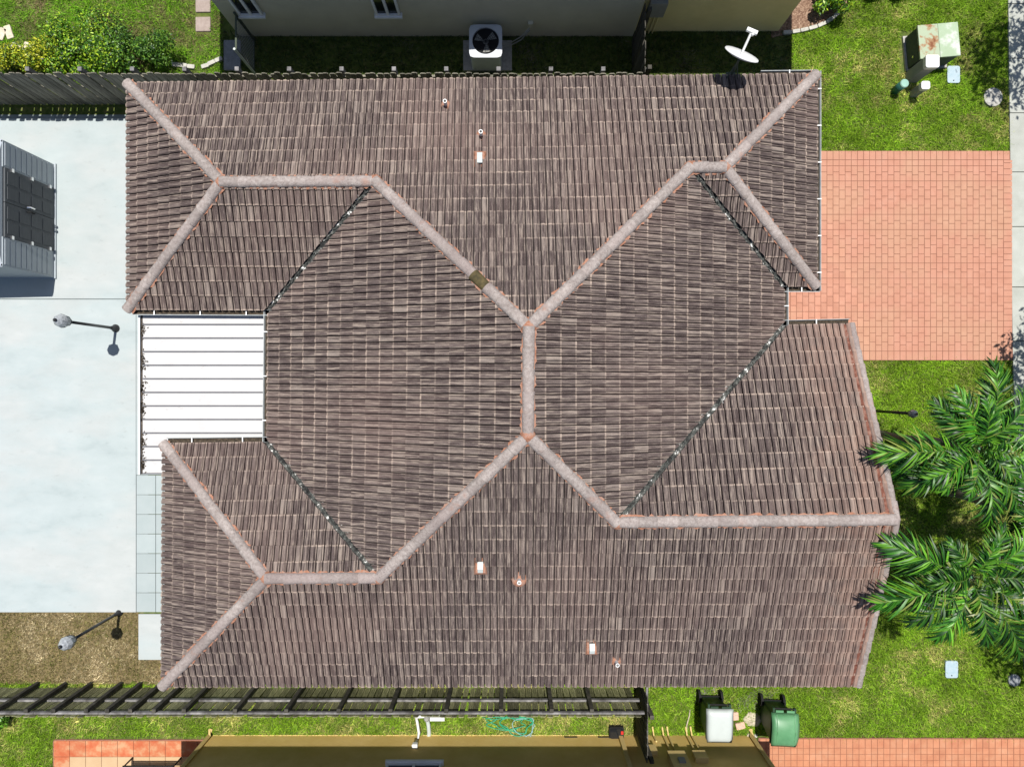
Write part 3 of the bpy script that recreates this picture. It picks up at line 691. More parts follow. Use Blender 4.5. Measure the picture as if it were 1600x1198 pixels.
part('roof', 'shed_light', sh, lambda b: b.add([(xf-2.3, yS-.08, SH-.02), (xf-.03, yS-.02, SH-.02), (xf-.03, yN+.02, SH-.02), (xf-2.3, yN+.08, SH-.02), (xf-2.3, (yS+yN)/2, SH+.45), (xf-.06, (yS+yN)/2, SH+.42)],
     [(0, 1, 5, 4), (3, 4, 5, 2), (1, 2, 5), (0, 4, 3), (0, 3, 2, 1)]))

# ================================================================== lamp posts
def lamp(u, v, h, label, base_z=.0, k=1.0):
    p = W(u, v, base_z); t = thing('lamp_post', label, 'lamp post', p, 'garden lamp posts'); q = h-.52*k
    sc = lambda P: [(r*k, q+z*k) for r, z in P]
    MB().lathe([(.10, 0), (.10, .03), (.06, .06), (.045, .2), (.036, .24)], n=12).build('base', 'pole_black', t, True)
    MB().lathe([(.036, .2), (.033, q)], n=10).build('pole', 'pole_black', t, True)
    MB().lathe(sc([(.04, -.03), (.075, .0), (.09, .03), (.07, .05)]), n=12).build('collar', 'pole_black', t, True)
    g = MB().lathe(sc([(.085, .04), (.13, .14), (.145, .26), (.12, .30)]), n=8).build('lantern', 'lamp_glass', t)
    for i in range(8):
        a = math.pi*i/4; MB().tube([(r*k*math.cos(a), r*k*math.sin(a), q+z*k) for r, z in ((.088, .04), (.134, .14), (.149, .26))], .006, 5).build('lantern_bar', 'pole_black', g)
    c = MB().lathe(sc([(.155, .27), (.15, .29), (.115, .38), (.06, .44), (.03, .46)]), n=8).build('cap', 'lamp_glass', t)
    MB().lathe(sc([(.03, .45), (.042, .48), (.03, .51), (.008, .53)]), n=8).build('finial', 'pole_black', c, True)
    return t
lamp(181, 513, 2.38, 'black garden lamp post standing on pale concrete by the patio cover', .05)
lamp(187, 956, 2.36, 'black garden lamp post at the edge of the dry grass bed', .0)
lamp(1358, 641, 2.1, 'black garden lamp post on the lawn beside the gable and palms', 0, .62)

# ================================================================== satellite dish on the north eave
base = on_roof(1141, 119, 'N'); dish = thing('satellite_dish', 'white satellite dish on a dark bracket at the roof eave', 'satellite dish', base); 
cz = 3.42; dc = W(1158, 87, cz)-base; lnb = W(1175, 49, cz+.18)-base
axis = (Vector((.17, .40, .0)).normalized()+Vector((0, 0, .85))).normalized()
ax_x = axis.cross(Vector((0, 0, 1))).normalized(); ax_y = ax_x.cross(axis)
mb = MB(); n = 20; Vv = [dc-axis*.06]
for r in (.12, .24, .36): Vv += [dc+(ax_x*math.cos(q)*1.02+ax_y*math.sin(q)*.92)*r+axis*(-.06+.075*(r/.36)**2) for q in [2*math.pi*j/n for j in range(n)]]
F = [(0, 1+j, 1+(j+1) % n) for j in range(n)]+[(1+k*n+j, 1+(k+1)*n+j, 1+(k+1)*n+(j+1) % n, 1+k*n+(j+1) % n) for k in (0, 1) for j in range(n)]
o = mb.add(Vv, F).build('reflector', 'white', dish, True); sm = o.modifiers.new('solid', 'SOLIDIFY'); sm.thickness = .02
MB().tube([dc-ax_y*.02-axis*.04, lnb], .024, 6).build('feed_arm', 'white', dish)
f_ = MB().box(lnb, (.22, .07, .06), math.atan2(axis.y, axis.x)-math.pi/2).build('feed_horn_bar', 'white', dish)
MB().lathe([(.03, -.06), (.04, 0), (.03, .02)], lnb+Vector((.02, -.05, 0)), 10).build('feed_horn', 'white', f_, True)
MB().tube([(0, 0, -.02), (0, .0, .25), dc-axis*.09], .026, 7).build('mast', 'xfmr_side', dish)
MB().tube([(-.12, -.10, .02), dc*.75+Vector((0, 0, -.05))], .014, 5).build('brace', 'xfmr_side', dish)
MB().tube([(.14, -.10, .02), dc*.75+Vector((0, 0, -.05))], .014, 5).build('brace', 'xfmr_side', dish)
MB().box((0, -.02, .03), (.2, .16, .03)).build('foot_plate', 'xfmr_side', dish)

# ================================================================== fences
def picket_mesh(m, h, w=.138, t=.02):
    mb = MB(); c = .03
    P = [(-w/2, 0), (w/2, 0), (w/2, h-c), (w/2-c, h), (-w/2+c, h), (-w/2, h-c)]
    return mb.add([(x, y, z) for y in (-t/2, t/2) for x, z in P], [tuple(range(6)), tuple(range(11, 5, -1))]+[(i, (i+1) % 6, 6+(i+1) % 6, 6+i)[::-1] for i in range(6)]).mesh('picket', m)
def fence(label, a, b, h, wood, side, posts, rails, postmat, railmat, pitch=.152, post_h=None, miss=.0, group=None):
    """pickets from a to b; side = unit 2-vector towards rails and posts"""
    t = thing('wooden_fence', label, 'fence', ((a[0]+b[0])/2, (a[1]+b[1])/2, 0), group); off = Vector((-t.location.x, -t.location.y, 0))
    a, b = Vector((*a, 0))+off, Vector((*b, 0))+off; d = b-a; L = d.length; d.normalize(); s = Vector((*side, 0)); rz = math.atan2(d.y, d.x)
    ms = [picket_mesh(wood, h+random.uniform(-.05, .03), random.uniform(.125, .142)) for _ in range(7)]
    for i in range(int(L/pitch)):
        if random.random() < miss: continue
        o = link('picket', random.choice(ms), t, a+d*((i+.5)*pitch)+s*random.uniform(-.006, .006), rz+random.uniform(-.04, .04)); o.rotation_euler.y = random.gauss(0, .012)
    for z in rails:
        k = max(1, round(L/2.4))
        for i in range(k):
            p, q = a+d*(L*i/k+.004), a+d*(L*(i+1)/k-.004); c = (p+q)/2+s*.035+Vector((0, 0, z))
            MB().box(c, ((q-p).length, .045, .085), rz).build('rail', railmat, t)
    ph = post_h or h-.03
    for x in posts:
        p = a+d*x+s*.105; MB().box(p+Vector((0, 0, ph/2)), (.09, .09, ph), rz).build('post', postmat, t)
    return t
yN_ = W(0, 163).y
fence('mossy grey board fence along the shaded side of the grey neighbour', (-13.2, yN_), (2.95, yN_), 1.78, 'wood', (0, 1), [1.2+1.17*i for i in range(13)], (.35, .95, 1.5), 'wood_pale', 'wood')
tops = [-8, 40, 83, 134, 167, 203, 240, 287, 367, 447, 529, 610, 697, 783, 862, 925]
yS_ = -7.53; kk = (CAMH-1.5)/FPX
fence('weathered dark board fence with exposed rails beside the yellow house', (-13.2, yS_), (3.02, yS_), 1.55, 'wood_green', (0, 1), [(u-800)*kk+13.2 for u in tops], (.78, 1.42), 'wood_black', 'wood_pale', post_h=1.50)
fence('short dark board fence crossing from mossy fence to the grey wall', (2.98, 6.98), (2.98, 8.52), 1.75, 'wood_black', (1, 0), [.1, 1.4], (.4, 1.3), 'wood_black', 'wood_black')
fence('short black board fence crossing towards the yellow house wall', (3.06, -8.62), (3.06, -6.95), 1.6, 'wood_black', (1, 0), [.08, 1.08], (.4, 1.3), 'wood_black', 'wood_pale')
# pale gate pole by the crossing fence
p = W(1000, 106); t = tag(MB().lathe([(.03, 0), (.03, 1.0), (.02, 1.02)], n=8).build('gate_pole', 'white2'), 'slim pale pole beside the short dark crossing fence', 'pole'); t.location = (3.16, 7.35, 0)

# ================================================================== neighbouring houses
def window(par, off, x0, x1, y, z0, z1, face, fm='alu'):
    """sliding window in a wall lying at y; face = +1/-1 outward direction along y"""
    t = .06; o = MB(); yy = y+face*.02
    for (xa, xb, za, zb) in ((x0, x1, z0, z0+.05), (x0, x1, z1-.05, z1), (x0, x0+.05, z0+.05, z1-.05), (x1-.05, x1, z0+.05, z1-.05), ((x0+x1)/2-.03, (x0+x1)/2+.03, z0+.05, z1-.05)):
        o.span(xa, xb, min(yy, yy+face*t), max(yy, yy+face*t), za, zb)
    o.v = [tuple(Vector(p)+off) for p in o.v]; w = o.build('window', fm, par)
    for xa, xb in ((x0+.05, (x0+x1)/2-.03), ((x0+x1)/2+.03, x1-.05)):
        part('pane', 'glass', w, lambda b: b.span(xa, xb, min(y+face*.012, y+face*.04), max(y+face*.012, y+face*.04), z0+.05, z1-.05), offs=off)
    part('sill', fm, w, lambda b: b.span(x0-.04, x1+.04, min(y, y+face*.12), max(y, y+face*.12), z0-.06, z0), offs=off)
def gable_roof(par, off, x0, x1, y0, y1, ze, rise, m):
    ym = (y0+y1)/2
    part('roof', m, par, lambda b: b.add([(x0, y0, ze), (x1, y0, ze), (x1, y1, ze), (x0, y1, ze), (x0+2, ym, ze+rise), (x1-2, ym, ze+rise)],
         [(0, 1, 5, 4), (2, 3, 4, 5), (1, 2, 5), (3, 0, 4), (0, 3, 2, 1)]), offs=off)
yw = 8.60; nh = thing('neighbour_house', 'neighbouring house with shaded olive grey stucco wall and two small windows', 'house', (0, 13, 0)); o_n = Vector((0, -13, 0))
part('wall', 'n_wall', nh, lambda b: b.span(-6.75, 2.99, yw, 17, 0, 2.9), offs=o_n)
part('wall', 'n_wall2', nh, lambda b: b.span(2.995, 6.59, yw+.12, 17, 0, 2.9), offs=o_n)['label'] = 'yellower end of the stucco wall'
gable_roof(nh, o_n, -7.15, 7.02, 8.40, 17.5, 2.9, 1.9, 'roof_n')
for u0, u1 in ((375, 412), (588, 626)):
    xa, xb = W(u0, 0, 1.1).x, W(u1, 0, 1.1).x; window(nh, o_n, xa+.0, xb, yw, 1.12, 2.1, -1)
part('conduit', 'n_wall2', nh, lambda b: [b.tube([(3.2+.09*i, yw+.08, 0), (3.2+.09*i, yw+.08, .9)], .018, 6) for i in range(4)], offs=o_n)
part('meter_box', 'grey_box', nh, lambda b: b.span(3.15, 3.55, yw+.0, yw+.12, .9, 1.5), offs=o_n)
part('wall_box', 'n_wall', nh, lambda b: b.span(.38, .5, yw-.08, yw, .55, .75), offs=o_n)
yw2 = -8.71; sh2 = thing('neighbour_house', 'mustard yellow neighbouring house with utility boxes on its wall', 'house', (0, -13, 0)); o_s = Vector((0, 13, 0))
part('wall', 's_wall', sh2, lambda b: b.span(-7.46, 5.9, -17, yw2, 0, 2.7), offs=o_s)
gable_roof(sh2, o_s, -8.1, 6.45, -17.6, -8.17, 2.7, 1.9, 'roof_n')
for x_ in (-7.46, 5.9):
    part('downspout', 's_trim', sh2, lambda b: b.tube([(x_, yw2+.16, .04), (x_, yw2+.05, .16), (x_, yw2+.05, 2.62)], .055, 4), offs=o_s)
part('downspout', 's_trim', sh2, lambda b: b.span(2.62, 2.72, yw2+.0, yw2+.08, .02, 2.6), offs=o_s)
part('wall_band', 's_trim', sh2, lambda b: b.span(-7.4, 2.6, yw2, yw2+.012, .0, .03), offs=o_s)
window(sh2, o_s, -2.85, -1.6, yw2, 1.42, 2.3, 1)
for (xa, xb, za, zb, dp, m_) in ((3.62, 4.02, 1.05, 1.75, .16, 's_trim'), (4.22, 4.52, .95, 1.3, .12, 's_trim'), (3.22, 3.42, .65, .95, .1, 's_trim'), (3.78, 3.93, 1.4, 1.6, .2, 'grey_box')):
    part('utility_box', m_, sh2, lambda b: b.span(xa, xb, yw2, yw2+dp, za, zb), offs=o_s)
for xa, zt in ((3.72, 1.05), (3.84, 1.05), (4.3, .95), (4.42, .95), (3.3, .65), (3.48, .4)):
    part('conduit', 's_trim', sh2, lambda b: b.tube([(xa, yw2+.22, .02), (xa, yw2+.16, .06), (xa+.01, yw2+.045, .14), (xa+.02, yw2+.045, zt)], .022, 6), offs=o_s)
part('wall_lamp', 'white', sh2, lambda b: b.box((-2.32, yw2+.06, .62), (.12, .1, .1)), offs=o_s)
for xa in (1.45, 2.28): part('wall_vent', 'black', sh2, lambda b: b.span(xa-.16, xa+.16, yw2, yw2+.015, .10, .125), offs=o_s)
# bench slats peeping in on the terrace
p = W(232, 1197, .45); t = thing('slatted_bench', 'white slatted bench with dark frame on the terracotta terrace', 'bench', (p.x, p.y-.25, .045))
for i in range(5): MB().box((0, .2-.1*i, .42), (1.18, .07, .03)).build('slat', 'white', t)
for s in (-1, 1):
    MB().tube([(s*.6, .25, 0), (s*.6, .25, .43), (s*.6, -.25, .43), (s*.6, -.25, 0)], .022, 6).build('leg_frame', 'black', t)
MB().tube([(-.62, .26, .41), (.62, .26, .41)], .022, 6).build('front_bar', 'black', t)

# ================================================================== air conditioner
p = W(762, 90); ac = thing('air_conditioner', 'grey outdoor air conditioner with round fan on a concrete pad', 'air conditioner', (W(759, 0, .75).x, W(0, 65, .8).y, .08))
tag(MB().box((0, 0, .04), (1.2, .74, .08)).build('concrete_pad', 'cover'), 'thin concrete pad under the air conditioner', 'pad').location = (p.x, W(0, 89).y, 0)
def rrect(w, d, r, n=4):
    return [(sx*(w/2-r)+r*math.cos(a), sy*(d/2-r)+r*math.sin(a)) for sx, sy, a0 in ((1, 1, 0), (-1, 1, 90), (-1, -1, 180), (1, -1, 270)) for a in [R(a0+90*i/n) for i in range(n+1)]]
hs = .36; AC_H = .74
MB().prism(rrect(.74, .74, .08), 0, AC_H-.04).build('casing', 'ac', ac)
n = 40; cs_ = [(math.cos(2*math.pi*q/n), math.sin(2*math.pi*q/n)) for q in range(n)]
ring = [(.39*c/(abs(c)**9+abs(d)**9)**(1/9), .39*d/(abs(c)**9+abs(d)**9)**(1/9)) for c, d in cs_]; hole = [(.315*c, .315*d) for c, d in cs_]
Vv = [(x, y, AC_H) for x, y in ring]+[(x, y, AC_H+.015) for x, y in hole]+[(x, y, AC_H-.038) for x, y in ring]+[(x, y, AC_H-.035) for x, y in hole]
MB().add(Vv, [(i, (i+1) % n, n+(i+1) % n, n+i) for i in range(n)]+[(2*n+i, 2*n+(i+1) % n, (i+1) % n, i) for i in range(n)]+[(n+i, n+(i+1) % n, 3*n+(i+1) % n, 3*n+i) for i in range(n)]).build('top_cover', 'ac', ac)
MB().lathe([(.32, AC_H-.036), (.31, AC_H-.033)], n=28).build('fan_well', 'ac_dark', ac)
g = MB()
for i in range(6): g.lathe([(.05+.045*i, AC_H+.005), (.054+.045*i, AC_H+.009)], n=20)
for i in range(8): a_ = math.pi*i/8; g.tube([(.3*math.cos(a_), .3*math.sin(a_), AC_H), (-.3*math.cos(a_), -.3*math.sin(a_), AC_H)], .004, 4)
gr = MB()
for i in range(6):
    r = .05+.045*i; gr.tube([(r*math.cos(q), r*math.sin(q), AC_H+.004) for q in [2*math.pi*j/20 for j in range(21)]], .004, 4, False)
for i in range(8): a_ = math.pi*i/8; gr.tube([(.3*math.cos(a_), .3*math.sin(a_), AC_H), (-.3*math.cos(a_), -.3*math.sin(a_), AC_H)], .004, 4)
gr.build('grille', 'ac_dark', ac)
MB().lathe([(.07, AC_H-.03), (.06, AC_H-.005)], n=12).build('fan_hub', 'grey_box', ac)
for i in range(3):
    a_ = 2.1*i+.6; MB().add([(.05*math.cos(a_), .05*math.sin(a_), AC_H-.025), (.27*math.cos(a_-.35), .27*math.sin(a_-.35), AC_H-.028), (.27*math.cos(a_+.35), .27*math.sin(a_+.35), AC_H-.012), (.05*math.cos(a_+.6), .05*math.sin(a_+.6), AC_H-.012)], [(0, 1, 2, 3)]).build('fan_blade', 'grey_box', ac)
p = ac.location
for k_ in range(2):
    z_ = .25+.12*k_; MB().tube([(.37, .12+.04*k_, z_), (.6, .14, z_), (.85, .22+.02*k_, z_+.1), (1.0, .30, z_+.3), (1.05, .34, z_+.32)], .014, 6).build('refrigerant_line', 'grey_box', ac, True)

# ================================================================== utility boxes on the front lawn
p = W(1443, 83); tx = thing('transformer_box', 'pale green utility box with rust streaks on the lawn', 'utility box', (p.x, p.y, 0), rz=R(5))
MB().box((0, 0, .03), (1.02, .86, .06)).build('pad', 'cover', tx)
MB().box((0, 0, .325), (.92, .76, .53)).build('cabinet', 'xfmr_side', tx)
MB().box((.24, 0, .62), (.48, .80, .05)).build('lid', 'xfmr', tx); MB().box((-.245, 0, .62), (.475, .80, .05)).build('lid', 'xfmr_rust', tx)['label'] = 'rust streaked half of the lid'
MB().lathe([(.03, 0), (.03, .03)], n=8).build('lock', 'chrome', tx).matrix_basis = Matrix.Translation((-.46, -.22, .35)) @ Matrix.Rotation(-R(90), 4, 'Y')
def pedestal(u, v, w, h, label):
    p = W(u, v); t = thing('utility_pedestal', label, 'utility pedestal', p, 'cable pedestals on the lawn')
    MB().prism(rrect(w, w*.92, .03), 0, h-.1).build('shaft', 'grey_box', t); MB().prism(rrect(w+.03, w*.92+.03, .05), h-.12, h).build('cap', 'white', t)
pedestal(1423, 122, .29, .92, 'tall grey cable pedestal with square white cap beside green utility box')
pedestal(1426, 148, .18, .56, 'small grey cable pedestal with square white cap')
p = W(1397, 143); t = thing('utility_pipe', 'short teal standpipe with pale cap beside the cable pedestals', 'pipe', p)
MB().lathe([(.10, 0), (.10, .46)], n=16).build('pipe', 'teal', t, True); MB().lathe([(.105, .44), (.105, .47), (.09, .49)], n=16).build('cap', 'teal_top', t)
for u, v, lab in ((1488, 118, 'pale blue water meter lid in the grass near the cable pedestals'), (1485, 1044, 'pale blue water meter lid in the grass below the palms')):
    p = W(u, v); t = thing('meter_cover', lab, 'meter cover', p, 'water meter covers')
    MB().prism(rrect(.31, .42, .05), -.03, .055).build('lid', 'meter', t); MB().lathe([(.018, .05), (.015, .06)], (0, -.15, 0), 8).build('lid_hole', 'black', t)
tag(MB().lathe([(.23, -.03), (.23, .05), (.20, .055)], n=20).build('round_cover', 'cover'), 'round concrete cover in the lawn next to the sidewalk', 'cover').location = W(1550, 153)
tag(MB().lathe([(.15, -.03), (.15, .05), (.13, .055)], n=20).build('round_cover', 'cover_dk'), 'small round iron cover in tree shade beside the sidewalk', 'cover').location = W(1583, 1061)

# ================================================================== wheeled bins
def wheelie(u, v, rz, label, lidm, dome):
    p = W(u, v); t = thing('wheeled_bin', label, 'bin', (p.x, p.y, 0), 'wheeled bins by the yellow house', rz)
    # local: hinge/handle at +y, front at -y
    lo = rrect(.46, .52, .05); hi = rrect(.60, .72, .06); n = len(lo)
    MB().add([(x, y+.02, .06) for x, y in lo]+[(x, y, 1.0) for x, y in hi], [(i, (i+1) % n, n+(i+1) % n, n+i) for i in range(n)]+[tuple(range(n))[::-1]]).build('body', 'bin_green', t)
    rim = rrect(.63, .76, .07); MB().add([(x, y, .95) for x, y in rim]+[(x, y, 1.0) for x, y in rim], [(i, (i+1) % n, n+(i+1) % n, n+i) for i in range(n)]+[tuple(range(n))[::-1]]).build('rim', 'bin_green', t)
    NX, NY = 8, 10; Vv, F = [], []
    for j in range(NY+1):
        for i in range(NX+1):
            x = -1+2*i/NX; y = -1+2*j/NY; ed = (1-abs(x)**6)*(1-abs(y)**6)
            wv = .32*(1-.10*max(0, -y)**3); z = 1.0+.035*(ed > 0)+(.13*(1-y*y)*(1-.25*x*x) if dome else .045*(ed)**.5)
            Vv.append((x*wv, y*.395-.015, z))
    for j in range(NY):
        for i in range(NX): q = j*(NX+1)+i; F.append((q, q+1, q+NX+2, q+NX+1))
    l = MB().add(Vv, F).build('lid', lidm, t, True); sm = l.modifiers.new('solid', 'SOLIDIFY'); sm.thickness = .03; sm.offset = -1
    for s in (-1, 1):
        MB().box((s*.13, .415, 1.005), (.18, .05, .03)).build('lid_hinge', 'bin_green' if not dome else 'lid_green', l)
        if dome: MB().tube([(s*.21, -.36, 1.05), (s*.21, -.2, 1.125), (s*.21, 0, 1.16), (s*.21, .2, 1.125), (s*.21, .36, 1.05)], .012, 5).build('lid_ridge', 'lid_green', l)
        MB().lathe([(.15, -.03), (.15, .03)], n=16).build('wheel', 'black', t).matrix_basis = Matrix.Translation((s*.27, .30, .15)) @ Matrix.Rotation(R(90), 4, 'Y')
        MB().box((s*.25, .40, .93), (.05, .14, .09)).build('handle_bracket', 'bin_green', t)
    MB().tube([(-.26, .45, .94), (.26, .45, .94)], .02, 7).build('handle', 'black', t)
    MB().tube([(-.28, .30, .15), (.28, .30, .15)], .014, 6).build('axle', 'black', t)
wheelie(1106, 1102, R(-1), 'dark green wheeled bin with a flat white lid', 'white2', False)
wheelie(1201, 1108, R(-3), 'dark green wheeled bin with a domed faded green lid', 'lid_green', True)
# loose pavers, stones
def block(name, label, cat, u, v, d, rz, m, z=0, group=None):
    mb = MB(); b = .012; P = rrect(d[0], d[1], .015, 1); n = len(P)
    mb.add([(x, y, 0) for x, y in P]+[(x, y, d[2]-b) for x, y in P]+[(x*.95, y*.95, d[2]) for x, y in P],
           [(i+k*n, (i+1) % n+k*n, n+(i+1) % n+k*n, n+i+k*n) for k in (0, 1) for i in range(n)]+[tuple(range(2*n, 3*n))])
    o = tag(mb.build(name, m), label, cat, group); o.location = W(u, v); o.location.z = z; o.rotation_euler.z = rz; return o
block('loose_paver', 'pink paver tucked against the white lidded bin', 'paver', 1148, 1117, (.16, .2, .06), .05, 'brick_pink')
block('loose_paver', 'pink paver lying tilted on grass between the two bins', 'paver', 1156, 1132, (.23, .17, .06), .25, 'brick_pink')
def rock(label, u, v, r, m, n=7, h=.08):
    P = [(r*random.uniform(.7, 1.1)*math.cos(2*math.pi*i/n), r*random.uniform(.6, 1)*math.sin(2*math.pi*i/n)) for i in range(n)]
    mb = MB().add([(x, y, 0) for x, y in P]+[(x*.95, y*.95, h*.7) for x, y in P]+[(x*.6, y*.6, h) for x, y in P], [(i+k*n, (i+1) % n+k*n, n+(i+1) % n+k*n, n+i+k*n) for k in (0, 1) for i in range(n)]+[tuple(range(2*n, 3*n))])
    o = tag(mb.build('stone', m), label, 'stone'); o.location = W(u, v); return o
rock('flat brown stone slab leaning by the domed green bin', 1176, 1122, .26, 'stone', 6, .05)
rock('yellowish rounded stone at the foot of the downspout', 1171, 1149, .1, 'stone'); rock('small white stone beside the yellowish rounded stone', 1180, 1147, .06, 'white_stone')
# ================================================================== pump pipes, hose, toolbox, sticks on the south lawn
t = thing('irrigation_pump', 'white irrigation pipes and valve by the dark fence', 'pump', W(665, 1120))
L0 = t.location
def loc(u, v, z): return W(u, v)-L0+Vector((0, 0, z))
MB().tube([loc(651, 1116, .12), loc(653, 1124, .12), loc(656, 1140, .14), loc(654, 1150, .2), loc(650, 1147, .55)], .035, 8).build('pipe', 'white', t, True)
MB().tube([loc(667, 1116, .1), loc(670, 1128, .1), loc(671, 1142, .06), loc(670, 1150, .0)], .05, 8).build('pipe', 'white2', t, True)
MB().tube([loc(650, 1116, .12), loc(668, 1115, .12), loc(672, 1114, .12)], .035, 8).build('cross_pipe', 'white', t)
MB().box(loc(684, 1119, .07), (.36, .09, .14)).build('valve_box', 'white', t); MB().lathe([(.07, 0), (.07, .2), (.04, .24)], loc(668, 1117, 0), 10).build('valve', 'grey_box', t)
hz = tag(link('garden_hose', None), 'tangled green garden hose coiled on the grass', 'hose'); hz.location = W(800, 1130); 
def coil(n, rx, ry, cx, cy, ph, turns, jit):
    return [(cx+rx*(1+jit*math.sin(i*.7+ph))*math.cos(ph+turns*2*math.pi*i/n), cy+ry*(1+jit*math.cos(i*.53))*math.sin(ph+turns*2*math.pi*i/n), .03+.05*abs(math.sin(i*.37+ph))) for i in range(n+1)]
MB().tube(coil(60, .36, .22, .12, .0, .3, 2.2, .25), .013, 5).build('hose_loop', 'hose', hz, True); MB().tube(coil(50, .45, .17, -.1, .06, 1.9, 1.6, .3), .012, 5).build('hose_loop', 'hose', hz, True)
MB().tube(coil(40, .25, .26, .3, -.05, 4, 1.4, .2), .012, 5).build('hose_loop', 'hose_b', hz, True)
MB().tube([(-.75, .18, .04), (-.45, .12, .05), (-.1, .2, .08), (.15, .1, .06), (.5, .25, .05)], .012, 5).build('hose_end', 'hose', hz, True)
MB().tube([(.1, -.3, .03), (.35, -.28, .03), (.7, -.3, .03), (.95, -.34, .03)], .012, 5).build('hose_end', 'hose_b', hz, True)
p = W(962, 1140); tb = thing('tool_box', 'black plastic box with a red latch lying on the grass', 'box', p)
MB().prism(rrect(.36, .29, .03), 0, .16).build('tray', 'black', tb); MB().prism(rrect(.31, .24, .03), .15, .19).build('lid', 'glass', tb); MB().box((.13, .03, .19), (.06, .08, .03)).build('latch', 'red', tb)
tag(MB().tube([W(1078, 1108, .03), W(1077, 1118, .05), W(1073, 1132, .05), W(1073, 1147, .03)], .016, 5).build('pale_stick', 'stone', None, True), 'thin pale stick leaning in the grass left of white lidded bin', 'stick')
# ================================================================== stones in the north yard
for v_, lab in ((9, 'mauve square stepping stone closest to the olive house corner'), (39, 'mauve square stepping stone closest to the mossy fence')):
    block('stepping_stone', lab, 'stepping stone', 318, v_, (.37, .36, .04), .01, 'step', group='stepping stones')
for u, v, dx, rz, lab in ((5, 55, .3, 1.2, 'tan paver at the edge of a loose pile by the yellowish shrub'), (16, 52, .34, 1.9, 'long tan paver topping the loose pile'), (5, 78, .33, .2, 'tan paver low in the loose pile'),
                          (27, 76, .24, -.5, 'small tan paver beside the yellowish shrub'), (44, 75, .22, 1.2, 'tan paver standing behind the yellowish shrub')):
    block('loose_paver', lab, 'paver', u, v, (dx, .17, .07), rz, 'stone')
for u, v, rz in ((276, 103, -.1), (288, 104, -.12), (300, 106, -.1), (322, 105, .3), (332, 100, .42), (343, 95, .42)):
    block('edging_stone', 'whitish edging stone in the row between shrubs and mossy fence', 'edging stone', u, v, (.19, .1, .08), rz, 'white_stone', group='edging stones behind the fence')
ed = [(1222, 53), (1236, 52), (1249, 50), (1262, 47), (1276, 43), (1289, 37), (1301, 29), (1310, 20)]
for (ua, va), (ub, vb) in zip(ed, ed[1:]):
    p, q = W(ua, va), W(ub, vb); block('edging_paver', 'pale edging paver curving round the mulch bed', 'paver', (ua+ub)/2, (va+vb)/2, ((q-p).length-.012, .09, .08), math.atan2(q.y-p.y, q.x-p.x), 'white_stone', group='edging pavers of the mulch bed')
# chain link side gate in the shade
g0, g1 = W(398, 112), W(398, 66); cg = thing('chain_link_gate', 'dark chain link gate in the shade by the grey wall', 'gate', (g0.x, (g0.y+g1.y)/2, 0)); hl = (g1.y-g0.y)/2
MB().tube([(0, -hl, .06), (0, -hl, 1.2), (0, hl, 1.2), (0, hl, .06), (0, -hl, .06)], .022, 6).build('frame', 'xfmr_side', cg)
ml = MB(); st = .09
for i in range(-14, 16):
    for sgn in (1, -1):
        pts = []
        for k_ in range(2):
            z_ = .08+1.1*k_; pts.append((0, -hl+i*st+(z_ if sgn > 0 else 1.26-z_), z_))
        (x_, ya, za), (_, yb, zb) = pts
        lo_, hi_ = max(-hl, min(ya, yb)), min(hl, max(ya, yb))
        if hi_-lo_ < .03: continue
        f1 = lambda y_: za+(zb-za)*(y_-ya)/(yb-ya)
        ml.tube([(0, lo_, f1(lo_)), (0, hi_, f1(hi_))], .004, 3, False)
ml.build('wire_mesh', 'grey_box', cg)
for s in (-1, 1): MB().tube([(0, s*(hl+.05), 0), (0, s*(hl+.05), 1.3)], .03, 8).build('post', 'xfmr_side' if s > 0 else 'white2', cg)
block('shade_slab', 'dark slab standing in for ground shade at the corner of the olive grey house', 'step', 364, 88, (.42, .75, .06), 0, 'cover_dk')  # dark slab colour stands in for the shadow on the ground here

# ================================================================== plants
def leaf_cloud(centers, radii, n, size, cols, rg, flatten=1.0, lift=.25):
    """n leaf quads (two triangles folded as one quad) spread through a union of ellipsoids, denser near their surfaces"""
    centers = np.array(centers); radii = np.array(radii); k = len(centers)
    idx = rg.choice(k, n, p=radii**2/np.sum(radii**2)); d = rg.normal(size=(n, 3)); d /= np.linalg.norm(d, axis=1)[:, None]
    r = radii[idx]*(.45+.55*rg.random(n)**.5)*(1+.12*rg.normal(size=n)); P = centers[idx]+d*r[:, None]*np.array([1, 1, flatten])
    nrm = d*.6+rg.normal(size=(n, 3))*.55+np.array([0, 0, lift]); nrm /= np.linalg.norm(nrm, axis=1)[:, None]
    a = np.cross(nrm, rg.normal(size=(n, 3))); a /= np.linalg.norm(a, axis=1)[:, None]; b = np.cross(nrm, a)
    s = size*rg.uniform(.6, 1.4, n)[:, None]
    V_ = np.stack([P-a*s, P+b*s*.42, P+a*s, P-b*s*.42], 1).reshape(-1, 3); F_ = np.arange(n*4).reshape(n, 4)
    cols = np.array(cols); c = cols[rg.integers(0, len(cols), n)]*(.7+.6*rg.random(n))[:, None]
    return V_, F_, np.repeat(c, 4, 0)
